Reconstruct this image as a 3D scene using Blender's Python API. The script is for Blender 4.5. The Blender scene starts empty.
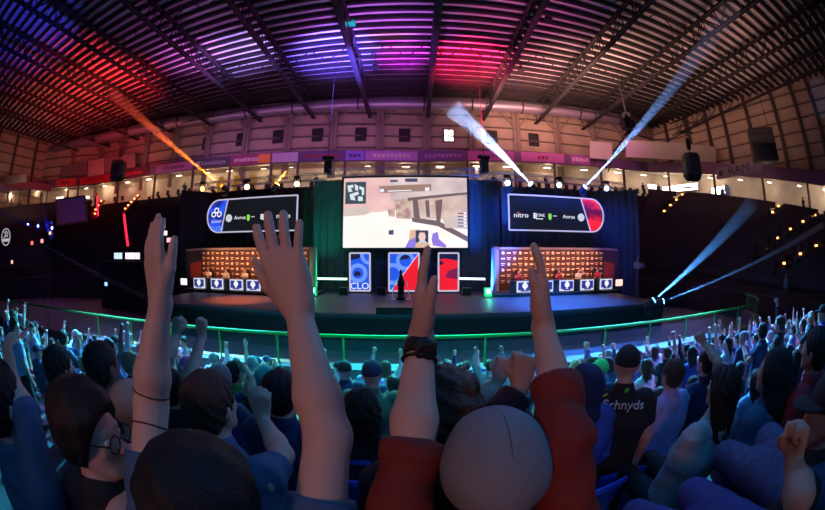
import bpy, bmesh, math, random
import numpy as np
from mathutils import Vector, Matrix
R = random.Random(7)
PI = math.pi
C = bpy.context.scene.collection
SC = bpy.context.scene
CZ = 4.0                      # eye height above the arena floor (metres)
FPX = 825 * 15 / 36.0         # 15 mm full-frame fisheye

# ---------------------------------------------------------------- measuring: a 15 mm equisolid fisheye at (0,0,CZ) looking along +Y
def ray(px, py):
    u, v = px - 412.5, 255 - py
    r = math.hypot(u, v)
    if r < 1e-6: return Vector((0, 1, 0))
    th = 2 * math.asin(min(1, r / (2 * FPX)))
    return Vector((math.sin(th) * u / r, math.cos(th), math.sin(th) * v / r))
def at_r(px, py, dist):
    d = ray(px, py) * dist; return Vector((d.x, d.y, d.z + CZ))
def at_y(px, py, y):
    d = ray(px, py); d = d * (y / d.y); return Vector((d.x, d.y, d.z + CZ))
def pix(p):
    d = Vector((p[0], p[1], p[2] - CZ)); n = d.length; th = math.acos(max(-1, min(1, d.y / n)))
    q = math.hypot(d.x, d.z) or 1e-9; r = 2 * FPX * math.sin(th / 2)
    return 412.5 + r * d.x / q, 255 - r * d.z / q

# ---------------------------------------------------------------- materials
MATS = {}
def mat(name, col, rough=.6, metal=0.0, emit=None, es=1.0, bump=0.0, bscale=40.0, var=0.0, vscale=6.0, alpha=None):
    if name in MATS: return MATS[name]
    m = bpy.data.materials.new(name); m.use_nodes = True
    nt = m.node_tree; b = nt.nodes['Principled BSDF']
    b.inputs['Base Color'].default_value = (*col, 1)
    b.inputs['Roughness'].default_value = rough
    b.inputs['Metallic'].default_value = metal
    if emit is not None:
        b.inputs['Emission Color'].default_value = (*emit, 1); b.inputs['Emission Strength'].default_value = es
    if alpha is not None: b.inputs['Alpha'].default_value = alpha
    if bump or var:
        tc = nt.nodes.new('ShaderNodeTexCoord')
        if var:
            n = nt.nodes.new('ShaderNodeTexNoise'); n.inputs['Scale'].default_value = vscale; n.inputs['Detail'].default_value = 3
            nt.links.new(tc.outputs['Object'], n.inputs['Vector'])
            r = nt.nodes.new('ShaderNodeValToRGB')
            r.color_ramp.elements[0].position = .3; r.color_ramp.elements[1].position = .7
            r.color_ramp.elements[0].color = (*[c * (1 - var) for c in col], 1)
            r.color_ramp.elements[1].color = (*[min(1, c * (1 + var)) for c in col], 1)
            nt.links.new(n.outputs['Fac'], r.inputs['Fac']); nt.links.new(r.outputs['Color'], b.inputs['Base Color'])
        if bump:
            n2 = nt.nodes.new('ShaderNodeTexNoise'); n2.inputs['Scale'].default_value = bscale; n2.inputs['Detail'].default_value = 4
            nt.links.new(tc.outputs['Object'], n2.inputs['Vector'])
            bp = nt.nodes.new('ShaderNodeBump'); bp.inputs['Strength'].default_value = bump; bp.inputs['Distance'].default_value = .02
            nt.links.new(n2.outputs['Fac'], bp.inputs['Height']); nt.links.new(bp.outputs['Normal'], b.inputs['Normal'])
    MATS[name] = m
    return m
def glow(name, col, s):
    return mat(name, tuple(c * .3 for c in col), .5, emit=col, es=s)

# ---------------------------------------------------------------- object helpers
def empty(name, loc=(0, 0, 0), label=None, cat=None, group=None, parent=None, rz=0.0):
    o = bpy.data.objects.new(name, None); C.objects.link(o); o.location = loc; o.rotation_euler = (0, 0, rz)
    o.empty_display_size = .1
    if parent is not None: o.parent = parent
    if label: o['label'] = label
    if cat: o['category'] = cat
    if group: o['group'] = group
    return o
def tag(o, label=None, cat=None, group=None, kind=None):
    if label: o['label'] = label
    if cat: o['category'] = cat
    if group: o['group'] = group
    if kind: o['kind'] = kind
    return o
def link_mesh(name, me, material=None, parent=None, loc=None, smooth=False):
    o = bpy.data.objects.new(name, me); C.objects.link(o)
    if material is not None:
        ms = material if isinstance(material, (list, tuple)) else [material]
        for x in ms: me.materials.append(x)
    if smooth: me.polygons.foreach_set('use_smooth', [True] * len(me.polygons))
    if parent is not None: o.parent = parent
    if loc is not None: o.location = loc
    return o
def frame_of(d):
    d = Vector(d).normalized(); up = Vector((0, 0, 1)) if abs(d.z) < .95 else Vector((1, 0, 0))
    s = d.cross(up).normalized(); u = s.cross(d).normalized(); return d, s, u
class MB:
    """collects shapes, then builds them as ONE mesh object"""
    def __init__(s, org=(0, 0, 0)): s.v = []; s.f = []; s.mi = []; s.o = Vector(org); s.cur = 0
    def _add(s, vs, fs):
        n = len(s.v); s.v += [tuple(Vector(v) - s.o) for v in vs]; s.f += [tuple(i + n for i in f) for f in fs]; s.mi += [s.cur] * len(fs)
        return s
    def box(s, c, d, rz=0.0, M=None):
        c = Vector(c); h = Vector(d) / 2
        m = M if M is not None else Matrix.Rotation(rz, 3, 'Z')
        vs = [c + m @ Vector((x * h.x, y * h.y, z * h.z)) for x in (-1, 1) for y in (-1, 1) for z in (-1, 1)]
        return s._add(vs, [(0, 1, 3, 2), (4, 6, 7, 5), (0, 4, 5, 1), (2, 3, 7, 6), (0, 2, 6, 4), (1, 5, 7, 3)])
    def bar(s, a, b, w, h=None):
        a = Vector(a); b = Vector(b); h = h or w; d, si, u = frame_of(b - a)
        vs = [p + si * x * w / 2 + u * y * h / 2 for p in (a, b) for x, y in ((-1, -1), (1, -1), (1, 1), (-1, 1))]
        return s._add(vs, [(3, 2, 1, 0), (4, 5, 6, 7), (0, 1, 5, 4), (1, 2, 6, 5), (2, 3, 7, 6), (3, 0, 4, 7)])
    def tube(s, pts, r, n=8, caps=True):
        pts = [Vector(p) for p in pts]; rr = r if isinstance(r, (list, tuple)) else [r] * len(pts)
        vs = []; fs = []
        for i, p in enumerate(pts):
            d = (pts[min(i + 1, len(pts) - 1)] - pts[max(i - 1, 0)]); _, si, u = frame_of(d)
            vs += [p + (si * math.cos(2 * PI * k / n) + u * math.sin(2 * PI * k / n)) * rr[i] for k in range(n)]
        for i in range(len(pts) - 1):
            for k in range(n):
                a = i * n + k; b = i * n + (k + 1) % n
                fs.append((a, b, b + n, a + n))
        if caps: fs.append(tuple(range(n - 1, -1, -1))); fs.append(tuple(range((len(pts) - 1) * n, len(pts) * n)))
        return s._add(vs, fs)
    def lathe(s, c, prof, n=16, axis=(0, 0, 1)):
        d, si, u = frame_of(axis); c = Vector(c); vs = []; fs = []
        for h, r in prof: vs += [c + d * h + (si * math.cos(2 * PI * k / n) + u * math.sin(2 * PI * k / n)) * max(r, 1e-4) for k in range(n)]
        for i in range(len(prof) - 1):
            for k in range(n): fs.append((i * n + k, i * n + (k + 1) % n, (i + 1) * n + (k + 1) % n, (i + 1) * n + k))
        fs.append(tuple(range(n - 1, -1, -1))); fs.append(tuple(range((len(prof) - 1) * n, len(prof) * n)))
        return s._add(vs, fs)
    def quad(s, *p): return s._add(p, [tuple(range(len(p)))])
    def prism(s, outline, y0, y1, X, Y, O):
        """outline: 2D points in plane (X,Y dirs) extruded along X x Y direction from y0 to y1 about origin O"""
        X = Vector(X); Y = Vector(Y); N = X.cross(Y); O = Vector(O); n = len(outline)
        vs = [O + X * a + Y * b + N * y for y in (y0, y1) for a, b in outline]
        fs = [tuple(range(n - 1, -1, -1)), tuple(range(n, 2 * n))] + [(i, (i + 1) % n, n + (i + 1) % n, n + i) for i in range(n)]
        return s._add(vs, fs)
    def ribbon(s, A, B):
        n = len(A); return s._add(list(A) + list(B), [(i, i + 1, n + i + 1, n + i) for i in range(n - 1)])
    def build(s, name, material=None, parent=None, loc=None, smooth=False, bevel=0.0):
        me = bpy.data.meshes.new(name); me.from_pydata(s.v, [], s.f)
        o = link_mesh(name, me, material, parent, loc if loc is not None else (tuple(s.o) if parent is None else None), smooth)
        if any(s.mi): me.polygons.foreach_set('material_index', s.mi)
        me.update()
        bm = bmesh.new(); bm.from_mesh(me); bmesh.ops.recalc_face_normals(bm, faces=bm.faces); bm.to_mesh(me); bm.free()
        if bevel:
            md = o.modifiers.new('bevel', 'BEVEL'); md.width = bevel; md.segments = 2
        return o
def copy_tree(o, parent=None):
    c = o.copy(); C.objects.link(c)
    if parent is not None: c.parent = parent
    for ch in list(o.children): copy_tree(ch, c)
    return c
def text_obj(name, body, size, material, loc, rot, parent=None, ext=.01, align='CENTER', sx=1.0):
    cu = bpy.data.curves.new(name, 'FONT'); cu.body = body; cu.size = size; cu.extrude = ext; cu.align_x = align; cu.align_y = 'CENTER'
    cu.resolution_u = 3
    tmp = bpy.data.objects.new(name, cu); C.objects.link(tmp); bpy.context.view_layer.update()
    me = bpy.data.meshes.new_from_object(tmp.evaluated_get(bpy.context.evaluated_depsgraph_get())); bpy.data.objects.remove(tmp)
    me.materials.clear(); me.materials.append(material)
    o = bpy.data.objects.new(name, me); C.objects.link(o); o.location = loc; o.rotation_euler = rot; o.scale = (sx, 1, 1)
    if parent is not None: o.parent = parent
    return o
def dir_to(o, target):
    d = Vector(target) - Vector(o.location); o.rotation_euler = d.to_track_quat('-Z', 'Y').to_euler()
def spot(loc, target, col, power, size=40, blend=.5, rad=.1, name='spot'):
    l = bpy.data.lights.new(name, 'SPOT'); l.color = col; l.energy = power; l.spot_size = math.radians(size); l.spot_blend = blend; l.shadow_soft_size = rad
    o = bpy.data.objects.new(name, l); C.objects.link(o); o.location = loc; dir_to(o, target); return o
def area(loc, target, col, power, sx, sy=None, name='area', spread=180):
    l = bpy.data.lights.new(name, 'AREA'); l.color = col; l.energy = power; l.size = sx; l.spread = math.radians(spread)
    if sy: l.shape = 'RECTANGLE'; l.size_y = sy
    o = bpy.data.objects.new(name, l); C.objects.link(o); o.location = loc; dir_to(o, target); return o
def point(loc, col, power, rad=.1, name='point'):
    l = bpy.data.lights.new(name, 'POINT'); l.color = col; l.energy = power; l.shadow_soft_size = rad
    o = bpy.data.objects.new(name, l); C.objects.link(o); o.location = loc; return o

# ---------------------------------------------------------------- smooth solids: signed distances polygonised with surface nets
class Solid:
    """round cones, flat-ended cones and ellipsoids blended one after another"""
    def __init__(s): s.p = []; s.cuts = []; s.noise = None
    def cone(s, a, b, ra, rb=None, k=.02, flat=False, wr=0.0, wf=60.0):
        s.p.append(('c', np.array(a, float), np.array(b, float), ra, ra if rb is None else rb, k, flat, wr, wf)); return s
    def ell(s, c, r, k=.02, M=None, sub=False):
        s.p.append(('e', np.array(c, float), np.array(r, float), np.eye(3) if M is None else np.array(M, float), None, k, sub)); return s
    def box(s, c, h, rad, k=.01, M=None):
        s.p.append(('b', np.array(c, float), np.array(h, float), np.eye(3) if M is None else np.array(M, float), rad, k)); return s
    def dist1(s, q, P):
        if q[0] == 'c':
            _, a, b, ra, rb, k, flat, wr, wf = q
            ba = b - a; L2 = max(ba @ ba, 1e-12); t = ((P - a) @ ba) / L2; tc = np.clip(t, 0, 1)
            d = np.sqrt(((P - a - tc[:, None] * ba) ** 2).sum(1)) if not flat else np.sqrt(((P - a - t[:, None] * ba) ** 2).sum(1))
            r = ra + (rb - ra) * tc
            if wr:
                L = math.sqrt(L2); ph = (P[:, 0] * 37 + P[:, 1] * 23 + P[:, 2] * 11)
                r = r + wr * np.sin(t * L * wf + 1.3 * np.sin(ph)) + wr * .6 * np.sin(t * L * wf * .43 + 2 + 1.7 * np.cos(ph * .7))
            d = d - r
            if flat: L = math.sqrt(L2); d = np.maximum(d, np.maximum(-t, t - 1) * L)
            return d
        if q[0] == 'e':
            _, c, r, M, _, k, sub = q
            p = (P - c) @ M; k0 = np.sqrt(((p / r) ** 2).sum(1)); k1 = np.sqrt(((p / r ** 2) ** 2).sum(1)) + 1e-9
            return np.where(k0 < .25, -r.min() * (1 - k0), k0 * (k0 - 1) / k1)
        _, c, h, M, rad, k = q
        p = np.abs((P - c) @ M) - h
        return np.sqrt((np.maximum(p, 0) ** 2).sum(1)) + np.minimum(p.max(1), 0) - rad
    def ev(s, P, idx=None):
        D = None
        for i in (range(len(s.p)) if idx is None else idx):
            q = s.p[i]; d = s.dist1(q, P)
            if D is None: D = d; continue
            k = q[5]
            if q[0] == 'e' and q[6]:
                h = np.clip(.5 - .5 * (D + d) / k, 0, 1); D = D * (1 - h) - d * h + k * h * (1 - h)
            else:
                h = np.clip(.5 + .5 * (d - D) / k, 0, 1); D = d * (1 - h) + D * h - k * h * (1 - h)
        if s.noise is not None: D = D + s.noise(P)
        for pt, n in s.cuts: D = np.maximum(D, (P - np.array(pt)) @ np.array(n))
        return D
    def bounds(s):
        lo = np.full(3, 1e9); hi = -lo
        for q in s.p:
            if q[0] == 'c': r = max(q[3], q[4]) + q[7] * 2; a, b = np.minimum(q[1], q[2]) - r, np.maximum(q[1], q[2]) + r
            elif q[0] == 'e':
                if q[6]: continue
                r = q[2].max(); a, b = q[1] - r, q[1] + r
            else: r = np.linalg.norm(q[2]) + q[4]; a, b = q[1] - r, q[1] + r
            lo = np.minimum(lo, a); hi = np.maximum(hi, b)
        return lo - .02, hi + .02
    def mesh(s, name, h=.012, B=8):
        lo, hi = s.bounds(); nb = np.ceil((hi - lo) / (h * B)).astype(int)
        G = np.stack(np.meshgrid(*[np.arange(n) for n in nb], indexing='ij'), -1).reshape(-1, 3)
        cen = lo + (G + .5) * h * B; brad = h * B * .87
        DD = np.stack([s.dist1(q, cen) for q in s.p], 1)
        add = np.array([not (q[0] == 'e' and q[6]) for q in s.p])
        mn = np.where(add[None], DD, 1e9).min(1)
        keep = np.where(mn < brad * 1.35 + .03)[0]
        ks = np.array([q[5] for q in s.p])
        corner = np.stack(np.meshgrid(*[np.arange(B + 1)] * 3, indexing='ij'), -1).reshape(-1, 3)
        N = nb * B + 2; V = []; K = []; E = []
        o8 = np.array([(i, j, k) for i in (0, 1) for j in (0, 1) for k in (0, 1)])
        for bi in keep:
            idx = np.where(DD[bi] < mn[bi] + 2.2 * brad + ks + .01)[0]
            base = G[bi] * B; P = lo + (base + corner) * h
            D = s.ev(P, idx).reshape(B + 1, B + 1, B + 1)
            if D.min() > 0 or D.max() < 0: continue
            cv = [D[i:i + B, j:j + B, k:k + B] for i, j, k in o8]
            st = np.stack(cv, -1); neg = st < 0; act = neg.any(-1) & ~neg.all(-1)
            c = np.argwhere(act)
            if not len(c): continue
            st = st[act]; acc = np.zeros((len(c), 3)); cnt = np.zeros(len(c))
            for a in range(8):
                for ax in range(3):
                    bt = 4 >> ax
                    if a & bt: continue
                    b2 = a | bt; da, db = st[:, a], st[:, b2]; m = (da < 0) != (db < 0)
                    t = np.where(m, da / np.where(m, da - db, 1), 0)
                    pos = o8[a] + np.zeros((len(c), 3)); pos[:, ax] += t
                    acc += np.where(m[:, None], pos, 0); cnt += m
            V.append(lo + (base + c + acc / cnt[:, None]) * h)
            g = base + c; K.append((g[:, 0] * N[1] + g[:, 1]) * N[2] + g[:, 2])
            E.append(np.stack([st[:, 0] < 0, st[:, 4] < 0, st[:, 2] < 0, st[:, 1] < 0], 1))
        me = bpy.data.meshes.new(name)
        if not V: return me
        V = np.concatenate(V); K = np.concatenate(K); E = np.concatenate(E)
        o = np.argsort(K); V = V[o]; K = K[o]; E = E[o]
        st = [N[1] * N[2], N[2], 1]; F = []
        def look(q):
            i = np.clip(np.searchsorted(K, q), 0, len(K) - 1); return i, K[i] == q
        for ax in range(3):
            b, c = (ax + 1) % 3, (ax + 2) % 3
            m = np.where(E[:, 0] != E[:, ax + 1])[0]; k0 = K[m]
            i1, g1 = look(k0 - st[b]); i2, g2 = look(k0 - st[b] - st[c]); i3, g3 = look(k0 - st[c])
            g = g1 & g2 & g3; q = np.stack([m, i1, i2, i3], 1)[g]; inside = E[m, 0][g]
            q[~inside] = q[~inside][:, ::-1]; F.append(q)
        F = np.concatenate(F)
        me.vertices.add(len(V)); me.vertices.foreach_set('co', V.astype('f').ravel())
        me.loops.add(F.size); me.loops.foreach_set('vertex_index', F.astype('i').ravel())
        me.polygons.add(len(F)); me.polygons.foreach_set('loop_start', np.arange(0, F.size, 4, dtype='i'))
        me.polygons.foreach_set('use_smooth', np.ones(len(F), bool))
        me.update(calc_edges=True); me.validate()
        return me
# ================================================================ the building
def V3(x, y, z): return Vector((x, y, z + CZ))          # z measured from eye height
RZ = 16.8                                               # roof deck above the eye
M_deck = mat('roof_deck_painted', (.80, .72, .70), .55, var=.10, vscale=.4)
M_steel = mat('dark_structural_steel', (.030, .026, .030), .6, .2)
M_siding = mat('beige_wall_sheeting', (.50, .37, .28), .6, var=.12, vscale=.5)
M_girt = mat('brown_steel_girt', (.17, .13, .12), .5)
M_black = mat('black_cloth_drape', (.012, .012, .015), .9, bump=.2, bscale=3)
M_blackp = mat('black_plastic', (.012, .012, .014), .5)
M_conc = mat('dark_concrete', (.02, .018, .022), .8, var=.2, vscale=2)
M_rink = mat('covered_rink_floor', (.10, .13, .15), .55, var=.15, vscale=.6)
WALL = [(-56, -8), (-54, 8), (-53.5, 23.5), (-43, 29.5), (0, 35), (31, 34), (34, 22), (37.5, 5.8), (38.5, -8)]
FAS = [(-53, 2, 6.6), (-52.3, 12, 7.6), (-51.5, 23, 9.2), (-42, 28.3, 9.2), (0, 33.5, 9.3), (26.5, 30.5, 9.3), (29.8, 24, 8.3), (31.2, 15.6, 6.7), (33, 9, 5.5), (35, 0, 4.4)]
INN = [(-40, 0, -2.6), (-38, 9, -2.6), (-34, 17, -2.6), (-27, 22, -2.4), (0, 25.2, -2.4), (17, 24.5, -2.4), (20.5, 19, -2.6), (20.5, 12, -2.8), (20, 7, -2.8), (20.5, 0, -2.8)]
def sub(path, n=6):
    out = []
    for a, b in zip(path, path[1:]):
        for i in range(n): out.append(tuple(p + (q - p) * i / n for p, q in zip(a, b)))
    return out + [path[-1]]
def along(path, x):
    for a, b in zip(path, path[1:]):
        if (a[0] - x) * (b[0] - x) <= 0 and a[0] != b[0]:
            t = (x - a[0]) / (b[0] - a[0]); return [p + (q - p) * t for p, q in zip(a, b)]
# floor and the covered rink
mb = MB(); mb.quad(V3(-60, -10, -4), V3(45, -10, -4), V3(45, 42, -4), V3(-60, 42, -4)); o = mb.build('floor', M_rink); tag(o, kind='structure')
# roof deck, purlins, trusses
mb = MB(); mb.box(V3(-8, 14, RZ + .1), (100, 48, .2)); ceiling = mb.build('ceiling', M_deck); tag(ceiling, kind='structure')
for i in range(41):
    y = 36 - i * .93
    m = MB(V3(-8, y, RZ - .2)); m.box(V3(-8, y, RZ - .03), (100, .10, .05)); m.box(V3(-8, y, RZ - .22), (100, .05, .34)); m.box(V3(-8, y, RZ - .41), (100, .22, .05))
    o = m.build('purlin', M_steel, ceiling, loc=V3(-8, y, RZ - .2))
TX = [1.6 + 6.1 * k for k in range(-8, 6)]
names = {1.6: 'straight above the centre of the main screen'}
for n, x in enumerate(TX):
    side = 'left' if x < 1 else 'right'; k = abs(round((x - 1.6) / 6.1))
    lab = 'dark steel roof truss running straight back above the middle of the stage' if k == 0 else \
        'dark steel roof truss, %s one to the %s of the middle truss' % (['', 'first', 'second', 'third', 'fourth', 'fifth', 'sixth', 'seventh', 'eighth'][k], side)
    t = empty('roof_truss', V3(x, 14, RZ - 2.2), lab, 'roof truss', 'steel trusses under the arena roof')
    org = V3(x, 14, RZ - 2.2)
    for nm, z, w in (('top_chord', RZ - .55, .12), ('bottom_chord', RZ - 2.1, .13)):
        m = MB(org)
        for dx in (-.16, .16): m.bar(V3(x + dx, -6, z), V3(x + dx, 35, z), .09, w)
        m.bar(V3(x, -6, z), V3(x, 35, z), .2, .04)
        m.build(nm, M_steel, t)
    m = MB(org)
    y = -6; s = 0
    while y < 34.5:
        a, b = (RZ - .55, RZ - 2.1) if s else (RZ - 2.1, RZ - .55)
        for dx in (-.12, .12): m.bar(V3(x + dx, y, a), V3(x + dx, y + 1.6, b), .055)
        m.bar(V3(x, y, RZ - .55), V3(x, y, RZ - 2.1), .07)
        y += 1.6; s = 1 - s
    m.build('web', M_steel, t)
for y, lb in ((29.6, 'nearest the back wall'), (22.5, 'over the stage'), (13.2, 'over the rink floor')):
    org = V3(-6, y, RZ - 1.4); t = empty('bracing_truss', org, 'dark crossways bracing line of the roof %s' % lb, 'bracing', 'crossways bracing under the roof')
    for nm, z in (('top_chord', RZ - .6), ('bottom_chord', RZ - 1.9)):
        m = MB(org); m.bar(V3(-34, y, z), V3(29, y, z), .10); m.build(nm, M_steel, t)
    m = MB(org)
    for i in range(41):
        x = -34 + i * 1.525; m.bar(V3(x, y, RZ - (.6 if i % 2 else 1.9)), V3(x + 1.525, y, RZ - (1.9 if i % 2 else .6)), .06)
    m.build('web', M_steel, t)
# walls: sheeting above the concourse, girts and columns
def wall(name, pts, z0, z1):
    m = MB()
    for a, b in zip(pts, pts[1:]): m.quad(V3(a[0], a[1], z0), V3(b[0], b[1], z0), V3(b[0], b[1], z1), V3(a[0], a[1], z1))
    o = m.build(name, M_siding); o['kind'] = 'structure'
    g = MB()
    for a, b in zip(pts, pts[1:]):
        a2 = Vector((a[0], a[1])); b2 = Vector((b[0], b[1])); d = (b2 - a2); L = d.length; d /= L; nrm = Vector((d.y, -d.x))
        if nrm.dot(Vector((-5, 10)) - a2) < 0: nrm = -nrm
        z = z0 + .9
        while z < z1 - .3:
            g.bar(V3(*(a2 + nrm * .12), z), V3(*(b2 + nrm * .12), z), .2, .13); z += 1.32
    g.build('girt', M_girt, o)
    return o
wall('wall_back', WALL[2:6], 9.0, RZ); wall('wall_right', WALL[5:], 4.0, RZ); wall('wall_left', WALL[:3], 6.0, RZ)
M_col = mat('column_paint', (.30, .22, .19), .5)
cn = 0
def column(x, y, z0, lab):
    org = V3(x, y, z0); t = empty('wall_column', org, lab, 'column', 'steel columns of the arena wall')
    m = MB(org); m.bar(V3(x - .2, y, z0), V3(x - .2, y, RZ), .08, .4); m.bar(V3(x + .2, y, z0), V3(x + .2, y, RZ), .08, .4); m.bar(V3(x, y, z0), V3(x, y, RZ), .4, .06)
    m.build('shaft', M_col, t)
    m = MB(org)
    for s in (-1, 1): m.bar(V3(x, y - .1, RZ - 3.2), V3(x + s * 1.9, y - .1, RZ - 1.0), .13)
    m.build('knee_brace', M_col, t)
ordn = ['first', 'second', 'third', 'fourth', 'fifth', 'sixth', 'seventh', 'eighth', 'ninth', 'tenth', 'eleventh', 'twelfth', 'thirteenth', 'fourteenth', 'fifteenth', 'sixteenth']
xs = [1.5 + 4.9 * k for k in range(-10, 7)]
for i, x in enumerate(xs):
    p = along(WALL[2:6], x)
    if not p: continue
    k = round((x - 1.5) / 4.9)
    column(x, p[1] - .45, 7.8, 'brown steel column of the back wall ' + ('above the middle of the main screen' if k == 0 else ', %s to the %s of the main screen centre' % (ordn[abs(k) - 1], 'left' if k < 0 else 'right')).strip(', '))
M_dcol = mat('dark_column_paint', (.08, .055, .055), .5)
for i, y in enumerate((31, 27.5, 24.5, 22, 18.5, 14.5, 11.5, 9, 6)):
    for a, b in zip(WALL[5:], WALL[6:]):
        if a[1] >= y >= b[1]: x = a[0] + (b[0] - a[0]) * (a[1] - y) / (a[1] - b[1])
    m = MB(V3(x, y, 4)); m.bar(V3(x - .3, y, 4), V3(x - .3, y, RZ), .35, .35)
    tag(m.build('wall_post', M_dcol), 'dark vertical post of the right end wall, %s from the back corner' % ordn[i], 'post', 'posts of the right end wall')
for i, y in enumerate((21, 16.5, 12.5)):
    m = MB(V3(-53.2, y, 7)); m.bar(V3(-53.3, y, 7), V3(-53.3, y, RZ), .4, .4)
    tag(m.build('wall_post', M_dcol), 'dark vertical post of the left end wall, %s from the corner' % ordn[i], 'post', 'posts of the left end wall')
# small louvred windows high in the back wall
M_louver = mat('dark_louvre', (.03, .025, .03), .4); M_lit = glow('daylight_window', (1, .95, .8), 3.0)
wn = 0
for px, lit in ((206, 0), (240, 0), (277, 0), (317, 0), (360, 0), (404, 0), (448, 1), (492, 0), (534, 0)):
    x = (px - 412.5) / FPX
    p0 = None
    for xx in np.linspace(-40, 30, 700):
        p = along(WALL[2:6], xx); q = pix(V3(xx, p[1] - .2, 12.6))
        if q[0] >= px: p0 = (xx, p[1] - .12); break
    wn += 1; w = 1.0; z = 12.7
    m = MB(V3(p0[0], p0[1], z)); m.box(V3(p0[0], p0[1], z), (w + .2, .14, 1.5))
    o = m.build('window_%d' % wn, M_louver); o['kind'] = 'structure'
    m = MB(V3(p0[0], p0[1], z))
    if lit:
        for a in (-.26, .26):
            for b in (-.34, .34): m.box(V3(p0[0] + a, p0[1] - .09, z + b), (.42, .03, .6))
        m.build('pane', M_lit, o)
    else:
        for j in range(6): m.box(V3(p0[0], p0[1] - .1, z - .6 + j * .24), (w, .06, .05))
        m.build('louvre', mat('louvre_slat', (.06, .05, .06), .4), o)
# concourse behind the balcony: floor, lit back panel, soffit
def outw(p, d):
    c = Vector((-5, 8)); v = (Vector((p[0], p[1])) - c).normalized(); return (p[0] + v.x * d, p[1] + v.y * d)
F6 = sub(FAS, 4)
M_cw = mat('concourse_wall', (.75, .66, .55), .7, var=.12, vscale=.8)
m = MB()
A = [V3(*outw(p, 3.2), p[2] - 2.9) for p in F6]; B = [V3(*outw(p, 3.2), p[2] + .4) for p in F6]
m.ribbon(A, B); o = m.build('wall_concourse', M_cw); o['kind'] = 'structure'
m = MB(); m.ribbon([V3(p[0], p[1], p[2] - 2.9) for p in F6], A); o = m.build('floor_concourse', M_conc); o['kind'] = 'structure'
m = MB(); m.ribbon([V3(*outw(p, .15), p[2] + .02) for p in F6], B); o = m.build('ceiling_concourse', M_cw); o['kind'] = 'structure'
# continuous balcony fascia
M_fas = mat('balcony_fascia', (.16, .07, .16), .5)
m = MB()
for a, b in zip(F6, F6[1:]): m.bar(V3(a[0], a[1], a[2] + .58), V3(b[0], b[1], b[2] + .58), .12, 1.16)
o = m.build('trim_balcony', M_fas); o['kind'] = 'structure'
def fpoint(px):                                              # point of the fascia in the direction of column px
    best = None
    for a, b in zip(F6, F6[1:]):
        for t in np.linspace(0, 1, 12):
            p = [u + (v - u) * t for u, v in zip(a, b)]; q = pix(V3(p[0], p[1], p[2] + .5))
            if best is None or abs(q[0] - px) < best[0]: best = (abs(q[0] - px), p, (b[0] - a[0], b[1] - a[1]))
    return best[1], Vector((best[2][0], best[2][1])).normalized()
def banner(px0, px1, col, label, txt=None, tcol=(.02, .01, .02), emblem=False, h=1.0, col2=None):
    (a, _), (b, _) = fpoint(px0), fpoint(px1)
    a = Vector(a); b = Vector(b); d = (b - a); L = Vector((d.x, d.y)).length; d2 = Vector((d.x, d.y, 0)) / L
    n = Vector((d2.y, -d2.x, 0)); mid = (a + b) / 2; ang = math.atan2(d2.y, d2.x)
    loc = V3(mid.x, mid.y, mid.z + .58) + n * .16
    t = empty('banner', loc, label, 'banner', 'advertising banners on the balcony', rz=ang)
    m = MB(); m.box((0, 0, 0), (L * .97, .05, h)); m.build('panel', mat('banner_%02d_%02d_%02d' % tuple(int(c * 99) for c in col), col, .6), t)
    if col2: m = MB(); m.box((L * .33, -.03, 0), (L * .28, .05, h * .96)); m.build('end_panel', mat('banner_end_orange', col2, .6), t)
    if txt and txt[0] == '#':
        m = MB(); n = int(txt[1:]); rr = random.Random(n)
        for i in range(n):
            x = (i - (n - 1) / 2) * min(.42, L * .8 / n); m.box((x, -.035, rr.uniform(-.04, .04)), (min(.3, L * .6 / n), .02, rr.uniform(.26, .42)))
        m.build('lettering', mat('banner_text_%02d' % int(tcol[0] * 99), tcol, .6), t)
    elif txt: text_obj('lettering', txt, 1.15 if txt == 'RAM' else .72, mat('banner_text_%02d' % int(tcol[0] * 99), tcol, .6), (0, -.04, 0), (PI / 2, 0, 0), t, .01, sx=1.25)
    if emblem: m = MB(); m.lathe((-L * .38, -.03, 0), [(0, .3), (.03, .3)], 20, (0, -1, 0)); m.build('emblem', mat('banner_text_%02d' % int(tcol[0] * 99), tcol, .6), t)
banner(2, 52, (.22, .03, .08), 'dark red blank banner at the far left end of the balcony')
banner(56, 76, (.75, .06, .06), 'short bright red banner just left of the balcony lettering', '#5', (.25, .02, .03))
banner(80, 112, (.55, .03, .07), 'crimson banner with dark capitals left of the hanging loudspeaker', 'TUFFCURB', (.10, .01, .02))
banner(121, 151, (.10, .02, .04), 'black banner with red bars right of the hanging loudspeaker', '#8', (.5, .03, .05), True)
banner(156, 192, (.42, .10, .42), 'purple banner with dark lettering above the orange beam', 'Omnium', (.10, .02, .12))
banner(195, 229, (.05, .05, .07), 'dark banner with pale ring and lettering left of the maroon banner', 'Dominion', (.4, .35, .38), True)
banner(233, 269, (.28, .03, .12), 'maroon banner with an orange end panel', '#12', (.6, .4, .45), False, col2=(.75, .22, .03))
banner(271, 300, (.45, .30, .50), 'plain pale lilac banner right of the maroon and orange banner')
banner(302, 343, (.10, .05, .18), 'dark violet banner over the left corner of the main screen', '#11', (.25, .12, .35))
banner(346, 366, (.22, .12, .62), 'blue violet banner with a dark crest above the main screen', '#3', (.06, .03, .2))
banner(368, 417, (.36, .16, .50), 'long mauve banner above the middle of the main screen', '#9', (.6, .4, .7))
banner(421, 464, (.14, .05, .22), 'dark purple banner above the right end of the main screen', '#9', (.35, .15, .45))
banner(469, 516, (.48, .10, .36), 'magenta banner crossed by the white light beam', '#6', (.2, .03, .2))
banner(519, 566, (.50, .12, .38), 'magenta banner with three dark wedges right of the beam', '#3', (.25, .03, .25))
banner(570, 590, (.38, .10, .36), 'small plum banner above the right sponsor screen', '#5', (.7, .45, .65))
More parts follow.
